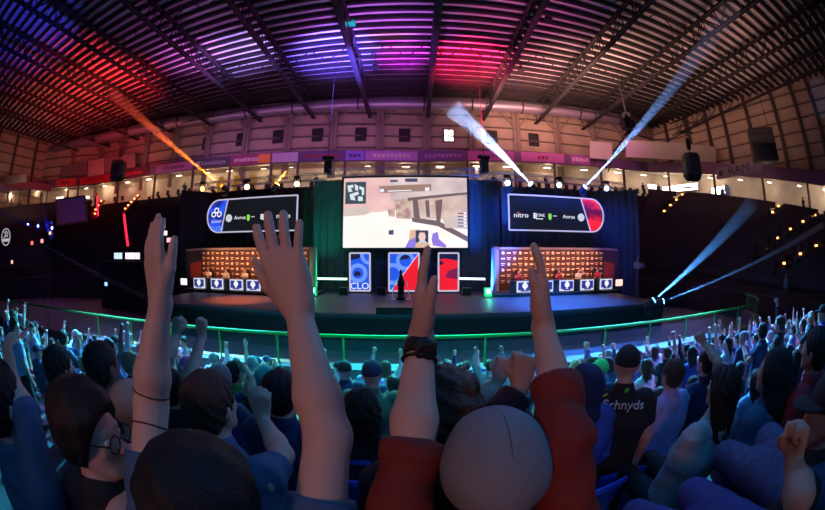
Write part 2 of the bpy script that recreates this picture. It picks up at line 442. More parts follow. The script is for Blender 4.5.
banner(596, 640, (.22, .08, .26), 'plain plum banner behind the hanging cable')
banner(716, 764, (.20, .14, .22), 'dark banner reading RAM on the right balcony', 'RAM', (.03, .02, .04), True, h=1.1)
# lamps, counters and posts of the concourse
M_lamp = glow('warm_lamp', (1, .78, .55), 7)
M_white = glow('menu_light', (1, .88, .72), 4.0)
for i, px in enumerate((12, 40, 68, 88, 106, 131, 152, 178, 205, 232, 262, 292, 330, 366, 400, 436, 470, 505, 545, 580, 612, 640, 662, 682, 706, 735, 765, 795, 820)):
    p, d = fpoint(px); q = outw(p, 1.6); loc = V3(q[0], q[1], p[2] - .06)
    t = empty('ceiling_lamp', loc, None, 'lamp', 'concourse ceiling lamps')
    x = px
    t['label'] = 'small warm ceiling lamp of the concourse, %s' % (('at the far left' if x < 50 else 'left of the left loudspeaker' if x < 118 else 'left of the stage curtain' if x < 165 else 'above the left sponsor screen' if x < 300 else 'above the main screen' if x < 470 else 'above the right sponsor screen' if x < 620 else 'left of the hanging right loudspeaker' if x < 692 else 'under the right balcony') + ', ' + ordn[i % 16] + ' lamp')
    m = MB(loc); m.box(loc, (.9, .35, .08)); m.build('housing', M_blackp, t)
    m = MB(loc); m.box(loc - Vector((0, 0, .05)), (.8, .28, .03)); m.build('diffuser', M_lamp, t)
    col = (1, .72, .45) if px < 330 else (1, .74, .55)
    point(loc - Vector((0, 0, .35)), col, (80, 22, 48, 14)[i % 4], .2, 'concourse_light')
for i, (px, w, h, lab) in enumerate(((63, 1.6, .5, 'bright menu board of the kiosk under the short red banner'), (87, 2.6, .35, 'long bright menu board under the crimson banner'), (648, 2.4, .5, 'bright menu board left of the right loudspeaker'), (673, 5.0, .75, 'widest bright kiosk front under the right balcony'), (712, 2.4, .8, 'bright kiosk front right of the hanging loudspeaker'))):
    p, d = fpoint(px); q = outw(p, 3.0); loc = V3(q[0], q[1], p[2] - 1.2); ang = math.atan2(d.y, d.x)
    t = empty('menu_board', loc, lab, 'menu board', 'lit boards in the concourse', rz=ang)
    m = MB(); m.box((0, 0, 0), (w + .1, .1, h + .1)); m.build('frame', M_blackp, t)
    m = MB(); m.box((0, -.07, 0), (w, .04, h)); m.build('face', M_white, t)
    m = MB(); m.box((w * .2, -.1, -.05), (w * .3, .03, h * .25)); m.build('picture', mat('board_blue', (.1, .12, .3), .5), t)
for i, (px, col) in enumerate(((8, (.8, .6, .05)), (14, (.05, .1, .5)), (222, (.75, .7, .05)), (238, (.75, .7, .05)), (258, (.75, .72, .05)), (268, (.75, .72, .05)), (722, (.05, .12, .45)), (100, (.6, .25, .05)))):
    p, d = fpoint(px); q = outw(p, .9); loc = V3(q[0], q[1], p[2] - 2.85)
    m = MB(loc); m.prism([(-.45, 0), (.45, 0), (.45, 1.8), (.3, 2.0), (-.3, 2.0), (-.45, 1.8)], -.03, .03, (1, 0, 0), (0, 0, 1), loc)
    tag(m.build('standing_sign', mat('sign_%d' % (i if i < 2 else 2 if i < 6 else i), col, .5)), ['yellow upright board at the far left of the concourse', 'blue upright board at the far left of the concourse', 'yellow upright board above the left sponsor screen, first from the left', 'yellow upright board above the left sponsor screen, second from the left', 'yellow upright board above the left sponsor screen, third from the left', 'yellow upright board above the left sponsor screen, fourth from the left', 'blue upright board under the right balcony', 'orange upright board left of the hanging left loudspeaker'][i], 'sign')
for i, px in enumerate((20, 48, 79, 118, 155, 196, 232, 271, 301, 344, 388, 420, 467, 512, 556, 600, 623, 668, 713, 762, 806)):
    p, d = fpoint(px); loc = V3(p[0], p[1], p[2] - 2.9); m = MB(loc); m.bar(loc, V3(p[0], p[1], p[2] - .01), .22)
    m.box(loc + Vector((0, 0, .05)), (.34, .34, .1))
    tag(m.build('balcony_post', M_dcol), 'dark post carrying the balcony, %s' % ('number %s from the left' % ordn[i] if i < 16 else ['first', 'second', 'third', 'fourth', 'fifth'][i - 16] + ' right of the sponsor screen'), 'post', 'posts under the balcony')
# the far seating bowl
ST = 15
I6 = sub(INN, 4)
def bowl(t, u):
    i = int(min(u, .99999) * (len(F6) - 1)); f = u * (len(F6) - 1) - i
    fo = [a + (b - a) * f for a, b in zip(F6[i], F6[min(i + 1, len(F6) - 1)])]; fi = [a + (b - a) * f for a, b in zip(I6[i], I6[min(i + 1, len(F6) - 1)])]
    return fi[0] + (fo[0] - fi[0]) * t, fi[1] + (fo[1] - fi[1]) * t, fi[2] + (fo[2] - 2.9 - fi[2]) * t
m = MB()
US = [i / (len(F6) - 1) for i in range(len(F6))]
for k in range(ST):
    lo = [bowl(k / ST, u) for u in US]; hi = [bowl((k + 1) / ST, u) for u in US]
    base = [(a[0], a[1], -4) if k == 0 else (a[0], a[1], bowl((k) / ST, u)[2]) for a, u in zip(lo, US)]
    m.ribbon([V3(*b) for b in base], [V3(a[0], a[1], c[2]) for a, c in zip(lo, hi)])
    m.ribbon([V3(a[0], a[1], c[2]) for a, c in zip(lo, hi)], [V3(*c) for c in hi])
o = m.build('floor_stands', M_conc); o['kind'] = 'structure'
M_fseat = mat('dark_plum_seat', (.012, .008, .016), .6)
def bowl_at(px, py):
    return min((math.hypot(q[0] - px, q[1] - py), t, u) for t in np.linspace(.02, 1, 50) for u in np.linspace(.01, .99, 200) for q in (pix(V3(*bowl(t, u))),))[1:]
AISLE = [(bowl_at(*a), bowl_at(*b), lab, c, n) for a, b, lab, c, n in (((96, 222), (101, 198), 'red aisle stairs with lights beside the grey projection panel', 1, 4), ((125, 217), (134, 193), 'red aisle stairs with lights beside the black stage curtain', 1, 5),
 ((661, 223), (686, 199), 'dark aisle stairs with four amber lights below the hanging loudspeaker', 0, 4), ((770, 226), (783, 206), 'short dark aisle stairs with two amber lights under the RAM banner', 0, 2), ((757, 267), (822, 223), 'long dark aisle stairs with amber lights crossing the flatter beam', 0, 5), ((775, 281), (825, 256), 'dark aisle stairs with amber lights behind the usher', 0, 3))]
m = MB()
for k in range(1, ST):
    for u in np.arange(.04, .97, .0042):
        if .345 < u < .52 and k < 12: continue
        if any(math.hypot((k + .35) / ST - (a[0] + (b[0] - a[0]) * f), (u - (a[1] + (b[1] - a[1]) * f)) * 18) < .10 for a, b, *_ in AISLE for f in (0, .17, .33, .5, .67, .83, 1)): continue
        x, y, z = bowl((k + .35) / ST, u); z = bowl((k + 1) / ST, u)[2]
        a = bowl(.5, u + .002); b = bowl(.5, u - .002); ang = math.atan2(a[1] - b[1], a[0] - b[0])
        m.box(V3(x, y, z + .55), (.42, .06, .5), ang); m.box(V3(x, y, z + .3), (.42, .34, .06), ang)
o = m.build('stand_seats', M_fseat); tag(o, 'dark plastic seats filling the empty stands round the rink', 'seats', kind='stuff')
# aisles with red carpet and step lights
M_aisle = mat('red_aisle_step', (.45, .04, .05), .6); M_steplt = glow('step_light', (1, .40, .10), 5)
def bowl_at(px, py):
    return min((math.hypot(q[0] - px, q[1] - py), t, u) for t in np.linspace(.02, 1, 50) for u in np.linspace(.01, .99, 200) for q in (pix(V3(*bowl(t, u))),))[1:]
def aisle(A_, B_, lab, col, n, w=1.1):
    (t0, u0), (t1, u1) = A_, B_
    org = V3(*bowl((t0 + t1) / 2, (u0 + u1) / 2)); t = empty('aisle_stairs', org, lab, 'stairs', 'aisles climbing the empty stands')
    P = [Vector(bowl(t0 + (t1 - t0) * i / 24, u0 + (u1 - u0) * i / 24)) for i in range(25)]; m = MB(org)
    for a, b in zip(P, P[1:]):
        d = (b - a).xy; ang = math.atan2(d.y, d.x); L = d.length; z = max(a.z, b.z)
        m.box(V3((a.x + b.x) / 2, (a.y + b.y) / 2, z + .55), (L, w, .22), ang)
    m.build('steps', col, t)
    for j in range(n):
        p = P[0].lerp(P[-1], (j + .5) / n); p = Vector(bowl(t0 + (t1 - t0) * (j + .5) / n, u0 + (u1 - u0) * (j + .5) / n)); d = (P[-1] - P[0]).xy; ang = math.atan2(d.y, d.x)
        l = MB(org); l.box(V3(p.x, p.y, p.z + .85), (.16, .22, .14), ang); l.build('step_light', M_steplt, t)
M_aisled = mat('dark_aisle_step', (.03, .015, .018), .7)
for A_, B_, lab, col, n in AISLE: aisle(A_, B_, lab, M_aisle if col else M_aisled, n)
# big duct under the roof
M_duct = mat('galvanised_duct', (.34, .28, .36), .38, .5, bump=.15, bscale=2)
dpts = [at_y(40, 153, 23.5), at_y(100, 138, 27), at_y(200, 119, 30.5), at_y(300, 107, 32), at_y(430, 103.5, 32.5), at_y(540, 109, 32.3), at_y(645, 124, 31)]
t = empty('air_duct', dpts[3], 'long round metal air duct hanging across the far end of the roof', 'duct')
m = MB(dpts[3]); m.tube([p for a, b in zip(dpts, dpts[1:]) for p in (a, a.lerp(b, .5))] + [dpts[-1]], .66, 16); m.build('pipe', M_duct, t, smooth=True)
for px in (135, 182, 250, 294, 360, 424, 470, 520, 575, 615):
    for a, b in zip(dpts, dpts[1:]):
        qa, qb = pix(a)[0], pix(b)[0]
        if qa <= px <= qb: p = a.lerp(b, (px - qa) / (qb - qa)); d = (b - a).normalized()
    m = MB(dpts[3]); m.tube([p - d * .07, p + d * .07], .72, 16); m.bar(p + Vector((.6, 0, 0)), p + Vector((.6, 0, 1.4)), .05); m.bar(p - Vector((.6, 0, 0)), p + Vector((-.6, 0, 1.4)), .05); m.build('hanger_band', M_steel, t)
# beige panels hanging above the balcony
M_bp = mat('beige_panel', (.50, .44, .40), .6, var=.08, vscale=.5)
def panel4(name, corners, D, m_, lab, cat, thick=.15, frame=None):
    P = [at_y(x, y, d) for (x, y), d in zip(corners, D)]
    c = sum(P, Vector()) / 4; m = MB(c); n = (P[1] - P[0]).cross(P[3] - P[0]).normalized() * thick
    m._add(P + [p + n for p in P], [(0, 1, 2, 3), (7, 6, 5, 4), (0, 4, 5, 1), (1, 5, 6, 2), (2, 6, 7, 3), (3, 7, 4, 0)])
    if frame is None: return tag(m.build(name, m_), lab, cat)
    t = empty(name, c, lab, cat); m.build('panel', m_, t)
    m = MB(c)
    for a, b in zip(P, P[1:] + P[:1]): m.bar(a, b, .16)
    m.build('frame', frame, t); return t
panel4('wall_panel', [(88, 177), (88, 161), (104, 158), (104, 174)], [27, 27, 27.8, 27.8], M_bp, 'pale beige square panel above the crimson banner', 'panel')
panel4('wall_panel', [(52, 179), (52, 168), (87, 161), (87, 174)], [25, 25, 27, 27], mat('grey_brown_panel', (.25, .19, .19), .6), 'grey brown long panel above the short red banner', 'panel')
panel4('wall_panel', [(105, 173), (105, 158), (135, 153), (135, 167)], [28, 28, 29, 29], mat('grey_brown_panel', (.25, .19, .19), .6), 'grey brown panel behind the hanging left loudspeaker', 'panel')
panel4('wall_panel', [(626, 157), (626, 140), (716, 147), (716, 163)], [28, 28, 23.2, 23.2], M_bp, 'long cream panel above the right balcony behind the loudspeaker', 'panel')
panel4('wall_panel', [(590, 158), (590, 141), (612, 143), (612, 160)], [30.6, 30.6, 29.8, 29.8], M_bp, 'small beige panel left of the hanging cable', 'panel')
panel4('wall_panel', [(0, 185), (0, 177), (26, 174), (26, 181)], [14.4, 14.4, 17.5, 17.5], M_bp, 'pale strip panel on the far left wall', 'panel')
panel4('projection_panel', [(57, 226), (56, 200), (85, 196), (87, 221)], [18.5, 18.5, 20.5, 20.5], mat('grey_projection_cloth', (.45, .36, .50), .8), 'grey blank projection panel hanging over the left stands', 'screen', .12, M_girt)
# hanging loudspeakers and the scoreboard box
def hung_speaker(px, py, D, w, h, lab, rz, ztop):
    p = at_y(px, py, D); t = empty('loudspeaker', p, lab, 'loudspeaker', rz=rz)
    m = MB(); o8 = [(-w / 2, -w * .35), (-w * .3, -w * .55), (w * .3, -w * .55), (w / 2, -w * .35), (w / 2, w * .4), (-w / 2, w * .4)]
    m._add([(x * s, y * s, z) for z, s in ((-h / 2, .72), (-h * .3, 1), (h * .35, 1), (h / 2, .9)) for x, y in o8], [tuple(range(5, -1, -1)), tuple(range(18, 24))] + [(j * 6 + i, j * 6 + (i + 1) % 6, j * 6 + 6 + (i + 1) % 6, j * 6 + 6 + i) for j in range(3) for i in range(6)])
    m.build('cabinet', M_blackp, t)
    m = MB()
    for z in (-.25, .05, .3): m.box((0, -w * .56, z * h), (w * .55, .05, h * .22))
    m.build('grille', mat('speaker_grille', (.035, .03, .035), .8), t)
    m = MB(); L = ztop - p.z
    m.bar((0, 0, h / 2), (0, 0, L), .07); m.box((0, 0, h / 2 + .9), (.35, .3, .9)); m.box((0, 0, h / 2 + 1.9), (1.3, .3, .15)); m.build('hanger', M_steel, t)
hung_speaker(118, 171, 22, 1.5, 1.9, 'black loudspeaker hanging in front of the crimson banner', .5, CZ + RZ - 2.1)
hung_speaker(692, 167.5, 19, 1.5, 2.1, 'black loudspeaker hanging in front of the right balcony', -.5, CZ + RZ - 2.1)
p = at_y(763, 146, 13.5); t = empty('scoreboard', p, 'large black box hanging before the right end wall', 'scoreboard', rz=-.9)
m = MB(); m.box((0, 0, 0), (2.6, 1.3, 2.7)); m.build('case', M_blackp, t, bevel=.05)
m = MB()
for i in range(5): m.box((0, -.67, -1.1 + i * .55), (2.3, .04, .4))
m.build('louvre_face', mat('scoreboard_face', (.015, .015, .02), .6), t)
m = MB()
for sx in (-1, 1): m.bar((sx, 0, 1.3), (sx, 0, CZ + RZ - 2.1 - p.z), .06)
m.build('cable', M_steel, t)
# hanging lamp box with cable near the right end of the duct, green lit box, ceiling rods
p = at_y(628, 125, 21); t = empty('hanging_fixture', p, 'black fixture box hanging by the right end of the duct', 'light fixture')
m = MB(p); m.box(p, (1.1, .7, .8)); m.box(p + Vector((0, 0, .7)), (.5, .5, .7)); m.build('body', M_blackp, t)
m = MB(p); m.lathe(p + Vector((0, -.35, -.1)), [(0, .3), (.2, .34)], 12, (0, -1, 0)); m.build('lens', mat('dark_lens', (.05, .05, .07), .15), t)
m = MB(p); m.bar(p + Vector((0, 0, 1)), (p.x, p.y, CZ + RZ - 2), .08); m.build('hanger', M_steel, t)
m = MB(p); cp = [at_y(x, y, D) for x, y, D in ((608, 172, 20), (615, 150, 20.5), (628, 131, 21), (640, 136, 20.5), (655, 140, 20), (670, 139, 19.5), (690, 130, 19), (703, 117, 19), (709, 95, 19))]
tag(MB(cp[3]).tube(cp, .055, 6).build('cable', M_blackp), 'black power cable looping down from the roof beside the cream panel', 'cable')
p = at_y(350, 20, 19.5); t = empty('green_roof_box', p, 'green lit boxed lamp fixed under the roof truss', 'light fixture')
M_gr = mat('green_glow_housing', (.02, .55, .35), .4, emit=(0, .9, .5), es=.28)  # green light put into the housing as colour and a weak glow
m = MB(p); m.box(p + Vector((0, 0, .3)), (.75, .6, .25)); m.box(p + Vector((0, 0, -.35)), (.8, .6, .22)); m.box(p + Vector((-.34, 0, 0)), (.1, .5, .6)); m.box(p + Vector((.34, 0, 0)), (.1, .5, .6)); m.build('housing', M_gr, t)
m = MB(p); m.box(p, (.55, .2, .3)); m.build('core', M_blackp, t)
m = MB(p); m.bar(p + Vector((0, 0, .3)), (p.x, p.y, CZ + RZ - .5), .06); m.build('hanger', M_steel, t)
for px, py, D, lab in ((375, 66, 24, 'small black speaker under the roof left of centre'), (521, 68, 24, 'small black speaker under the roof right of centre'), (548, 18, 18, 'small black camera near the top of the roof'), (583, 92, 26, 'small black lamp under the roof near the duct'), (225, 74, 24, 'small black lamp under the blue part of the roof'), (50, 90, 16, 'small black lamp by the red patch of the roof')):
    p = at_y(px, py, D); t = empty('roof_lamp', p, lab, 'lamp'); m = MB(p); m.lathe(p, [(-.25, .33), (0, .3), (.2, .15), (.3, .06)], 12); m.build('shade', M_blackp, t)
    m = MB(p); m.bar(p, (p.x, p.y, CZ + RZ - .4), .05); m.build('hanger', M_steel, t)
# ================================================================ the stage
SZ = -2.4                                                # deck level from eye height
M_deck2 = mat('stage_vinyl', (.038, .042, .055), .5, bump=.05, bscale=6)
M_frame = glow('screen_edge_light', (.80, .74, .95), .65)
t = empty('stage', V3(-.5, 18, SZ), 'wide black stage standing across the rink below the screens', 'stage')
m = MB(V3(-.5, 18, SZ)); m.box(V3(-.7, 18.2, SZ - .1), (27, 9, .2)); m.build('deck', M_deck2, t)
m = MB(V3(-.5, 18, SZ)); m.box(V3(-.7, 13.8, -3.2), (27, .08, 1.6)); m.box(V3(-14.2, 18.2, -3.2), (.08, 9, 1.6)); m.box(V3(12.8, 18.2, -3.2), (.08, 9, 1.6)); m.build('skirt', mat('stage_skirt', (.015, .015, .02), .7), t)
m = MB(V3(-.5, 18, SZ))
m.box(V3(-.7, 13.72, SZ - .05), (27, .06, .1)); m.build('edge_trim', mat('stage_edge', (.08, .08, .1), .4), t)
m = MB(V3(-.3, 14.4, SZ)); m.box(V3(-.3, 14.5, SZ + .12), (2.4, 1.0, .24)); m.box(V3(-.3, 14.0, SZ + .06), (2.4, .3, .12)); tag(m.build('stage_step', M_blackp), 'low black step at the centre of the stage front', 'step')
# drapes: folded cloth walls
def drape(name, pts, z0, z1, lab, m_=None):
    L = []
    s = 0
    for a, b in zip(pts, pts[1:]):
        a = Vector(a); b = Vector(b); n = int((b - a).length / .16); d = (b - a).normalized(); q = Vector((d.y, -d.x))
        for i in range(n): L.append(a.lerp(b, i / n) + q * (.07 * math.sin(s * 1.9) + .03 * math.sin(s * .7))); s += 1
    L.append(Vector(pts[-1]))
    m = MB(V3(L[0].x, L[0].y, z0)); m.ribbon([V3(p.x, p.y, z0) for p in L], [V3(p.x, p.y, z1) for p in L])
    return tag(m.build(name, m_ or M_black), lab, 'curtain')
M_drape = mat('lit_cloth_drape', (.09, .10, .12), .85)  # black drape painted paler where the coloured washes light it
drape('stage_curtain', [(-6.9, 23.0), (6.0, 23.0)], -4, 5.2, 'tall dark curtain behind the main screen', M_drape)
drape('stage_curtain', [(-16.9, 20.3), (-15.2, 22.3), (-7.0, 22.8)], -4, 4.75, 'tall black curtain behind the left sponsor screen')
drape('stage_curtain', [(6.1, 22.8), (14.2, 22.3), (16.2, 20.3)], -4, 4.75, 'tall black curtain behind the right sponsor screen', M_drape)
# gantry trusses over the stage
M_tr = mat('lighting_truss_aluminium', (.35, .35, .38), .35, .8)
def box_truss(a, b, s, lab, m_=M_tr):
    a = Vector(a); b = Vector(b); c = (a + b) / 2; t = empty('lighting_truss', c, lab, 'truss', 'lighting trusses over the stage'); d, si, u = frame_of(b - a); L = (b - a).length
    m = MB(c)
    for x in (-1, 1):
        for y in (-1, 1): m.tube([a + si * x * s / 2 + u * y * s / 2, b + si * x * s / 2 + u * y * s / 2], .03, 6)
    m.build('chord', m_, t)
    m = MB(c); n = int(L / (s * 1.1))
    for i in range(n):
        p = a + d * (L * i / n); q = a + d * (L * (i + 1) / n); w = 1 if i % 2 else -1
        for x in (-1, 1): m.bar(p + si * x * s / 2 + u * w * s / 2, q + si * x * s / 2 - u * w * s / 2, .025)
        m.bar(p + si * w * s / 2 - u * s / 2, q - si * w * s / 2 - u * s / 2, .025)
    m.build('lattice', m_, t); return t
box_truss(V3(-16.2, 20.8, 4.95), V3(-5.6, 21.6, 5.15), .42, 'lighting truss over the left sponsor screen')
box_truss(V3(-5.6, 21.7, 5.4), V3(4.7, 21.7, 5.4), .42, 'green and blue lit truss over the main screen')
box_truss(V3(4.7, 21.6, 5.15), V3(15.4, 20.8, 4.95), .42, 'lighting truss over the right sponsor screen')
for x, y, lb in ((-5.6, 21.65, 'left'), (4.7, 21.65, 'right')):
    t = empty('chain_hoist', V3(x, y, 5.7), 'black chain hoist over the %s top corner of the main screen' % lb, 'hoist', rz=.2)
    m = MB(); m.box((0, 0, .1), (.5, .4, .9)); m.box((0, 0, .75), (.8, .25, .2)); m.build('motor', M_blackp, t)
    m = MB(); m.bar((0, 0, .8), (0, 0, RZ - 2.2 - 5.7), .04); m.build('chain', M_steel, t)
# main LED screen with the game view: a sandy courtyard seen in first person
def em(name, col, s=1.0): return mat('led_' + name, tuple(c * .15 for c in col), .5, emit=col, es=s)
def screen_noise(name, cols, scale, s=1.0, kind='noise'):
    m = bpy.data.materials.new('led_' + name); m.use_nodes = True; nt = m.node_tree; b = nt.nodes['Principled BSDF']
    tc = nt.nodes.new('ShaderNodeTexCoord'); n = nt.nodes.new('ShaderNodeTexNoise'); n.inputs['Scale'].default_value = scale; n.inputs['Detail'].default_value = 5
    mp = nt.nodes.new('ShaderNodeMapping'); mp.inputs['Scale'].default_value = (1, 1, 1.6) if kind == 'noise' else (.25, 1, 4)
    nt.links.new(tc.outputs['Object'], mp.inputs['Vector']); nt.links.new(mp.outputs['Vector'], n.inputs['Vector'])
    r = nt.nodes.new('ShaderNodeValToRGB'); nt.links.new(n.outputs['Fac'], r.inputs['Fac'])
    for i, (p, c) in enumerate(cols):
        e = r.color_ramp.elements[i] if i < 2 else r.color_ramp.elements.new(p)
        e.position = p; e.color = (*c, 1)
    nt.links.new(r.outputs['Color'], b.inputs['Emission Color']); b.inputs['Emission Strength'].default_value = s; b.inputs['Base Color'].default_value = (.02, .02, .02, 1)
    return m
sx0, sx1, sz0, sz1 = -4.52, 3.56, .47, 5.07; SW, SH = sx1 - sx0, sz1 - sz0; SY = 22.0
scr = empty('main_screen', V3((sx0 + sx1) / 2, SY, sz0), 'large bright LED screen showing a sandy shooter game above the stage centre', 'screen')
org = V3((sx0 + sx1) / 2, SY, sz0)
m = MB(org); m.box(V3((sx0 + sx1) / 2, SY + .15, (sz0 + sz1) / 2), (SW + .3, .25, SH + .3)); m.build('frame', M_blackp, scr)
m = MB(org)
def U(u, v, k=0): return V3(sx0 + u * SW, SY - .01 - k * .006, sz1 - v * SH)
def poly(mb, pts, k): return mb._add([U(u, v, k) for u, v in pts], [tuple(range(len(pts)))])
def rect(mb, u0, v0, u1, v1, k): return poly(mb, [(u0, v0), (u1, v0), (u1, v1), (u0, v1)], k)
pic = [
 ('sand', screen_noise('sand', [(.3, (1.0, .80, .74)), (.7, (1.0, .92, .86))], .5, 1.15), [[(0, 0), (1, 0), (1, 1), (0, 1)]]),
 ('far_wall', screen_noise('far_wall', [(.3, (.80, .44, .46)), (.7, (.95, .64, .62))], .45, 1.0), [[(0, .0), (.42, .0), (.42, .46), (.30, .50), (.16, .50), (0, .56)]]),
 ('upper_wall', screen_noise('upper', [(.3, (.55, .40, .42)), (.7, (.90, .74, .72))], .5, 1.0), [[(.38, 0), (1, 0), (1, .34), (.62, .30), (.5, .34), (.38, .36)]]),
 ('building', screen_noise('building', [(.35, (.62, .42, .36)), (.65, (.88, .68, .60))], .8, .9), [[(.40, .32), (1, .24), (1, .74), (.80, .60), (.62, .60), (.44, .58)]]),
 ('crates', screen_noise('crates', [(.4, (.50, .30, .26)), (.6, (.78, .56, .48))], 2.0, .9), [[(.42, .33), (.54, .31), (.545, .60), (.43, .59)], [(.36, .46), (.42, .45), (.42, .57), (.37, .56)]]),
 ('shade', em('shade', (.24, .16, .17), .8), [[(.56, .33), (.60, .32), (.62, .60), (.57, .58)], [(.66, .34), (.69, .33), (.70, .58), (.67, .57)], [(.74, .34), (.80, .32), (.78, .66), (.75, .62)], [(.55, .58), (.76, .62), (1, .84), (1, .92), (.76, .70), (.56, .64)], [(.52, .30), (1, .21), (1, .245), (.52, .345)]]),
 ('car', em('car', (.75, .62, .58), .9), [[(.02, .44), (.20, .43), (.23, .50), (.18, .54), (0, .56)], [(.80, .60), (.98, .54), (1, .74), (.82, .72)]]),
 ('bars', em('bars', (.45, .28, .22), .8), [[(.29, .13), (.71, .10), (.71, .20), (.30, .23)]]),
 ('hud_light', em('hud_light', (.95, .9, 1), 1.0), [[(.30, .17), (.33, .17), (.33, .215), (.30, .215)], [(.36, .195), (.55, .185), (.55, .20), (.36, .21)], [(.66, .15), (.695, .15), (.695, .20), (.66, .20)]] + [[(.01, .56 + i * .045), (.028, .56 + i * .045), (.028, .585 + i * .045), (.01, .585 + i * .045)] for i in range(5)] + [[(.972, .50 + i * .045), (.99, .50 + i * .045), (.99, .525 + i * .045), (.972, .525 + i * .045)] for i in range(5)]),
 ('hud_dark', em('hud_dark', (.10, .10, .20), .8), [[(.38, .04), (.44, .04), (.44, .07), (.38, .07)], [(.50, .02), (.60, .02), (.60, .07), (.50, .07)], [(.37, .76), (.41, .75), (.41, .82), (.37, .82)]] + [[(.92, .51 + i * .045), (.965, .51 + i * .045), (.965, .525 + i * .045), (.92, .525 + i * .045)] for i in range(5)]),
 ('mini_map', em('mini_map', (.06, .10, .14), .8), [[(.015, .06), (.185, .06), (.185, .38), (.015, .38)]]),
 ('mini_map_route', em('mini_map_route', (.80, .88, .88), .9), [[(.03, .11), (.08, .10), (.08, .14), (.06, .15), (.075, .20), (.04, .21)], [(.09, .09), (.12, .12), (.12, .19), (.095, .18)], [(.13, .12), (.17, .15), (.17, .25), (.15, .26), (.15, .18), (.13, .17)], [(.05, .24), (.12, .20), (.13, .24), (.09, .27), (.10, .33), (.06, .32)], [(.12, .27), (.16, .28), (.16, .34), (.12, .34)]]),
 ('gloves', em('gloves', (.32, .22, .78), .95), [[(.50, 1), (.53, .90), (.58, .84), (.62, .88), (.60, 1)], [(.72, .80), (.76, .78), (.77, .88), (.83, .97), (.82, 1), (.72, .97), (.71, .88)]]),
 ('sleeve', em('sleeve', (.85, .55, .35), .9), [[(.54, .76), (.62, .74), (.58, .86), (.53, .90)], [(.60, .86), (.70, .95), (.70, 1), (.58, 1)]]),
 ('portrait_box', em('portrait_box', (.05, .07, .12), .8), [[(.585, .76), (.685, .76), (.685, .93), (.585, .93)]]),
 ('portrait_face', em('portrait_face', (.9, .62, .52), 1.0), [[(.615, .79), (.655, .79), (.665, .85), (.65, .92), (.62, .92), (.605, .85)]]),
 ('portrait_shirt', em('portrait_shirt', (.7, .75, .9), .9), [[(.60, .93), (.62, .90), (.655, .90), (.675, .93)]]),
]
pics = MB(org); pm = []
for k, (nm, m_, polys) in enumerate(pic):
    pics.cur = k; pm.append(m_)
    for p in polys: poly(pics, p, k)
pics.build('display', pm, scr)
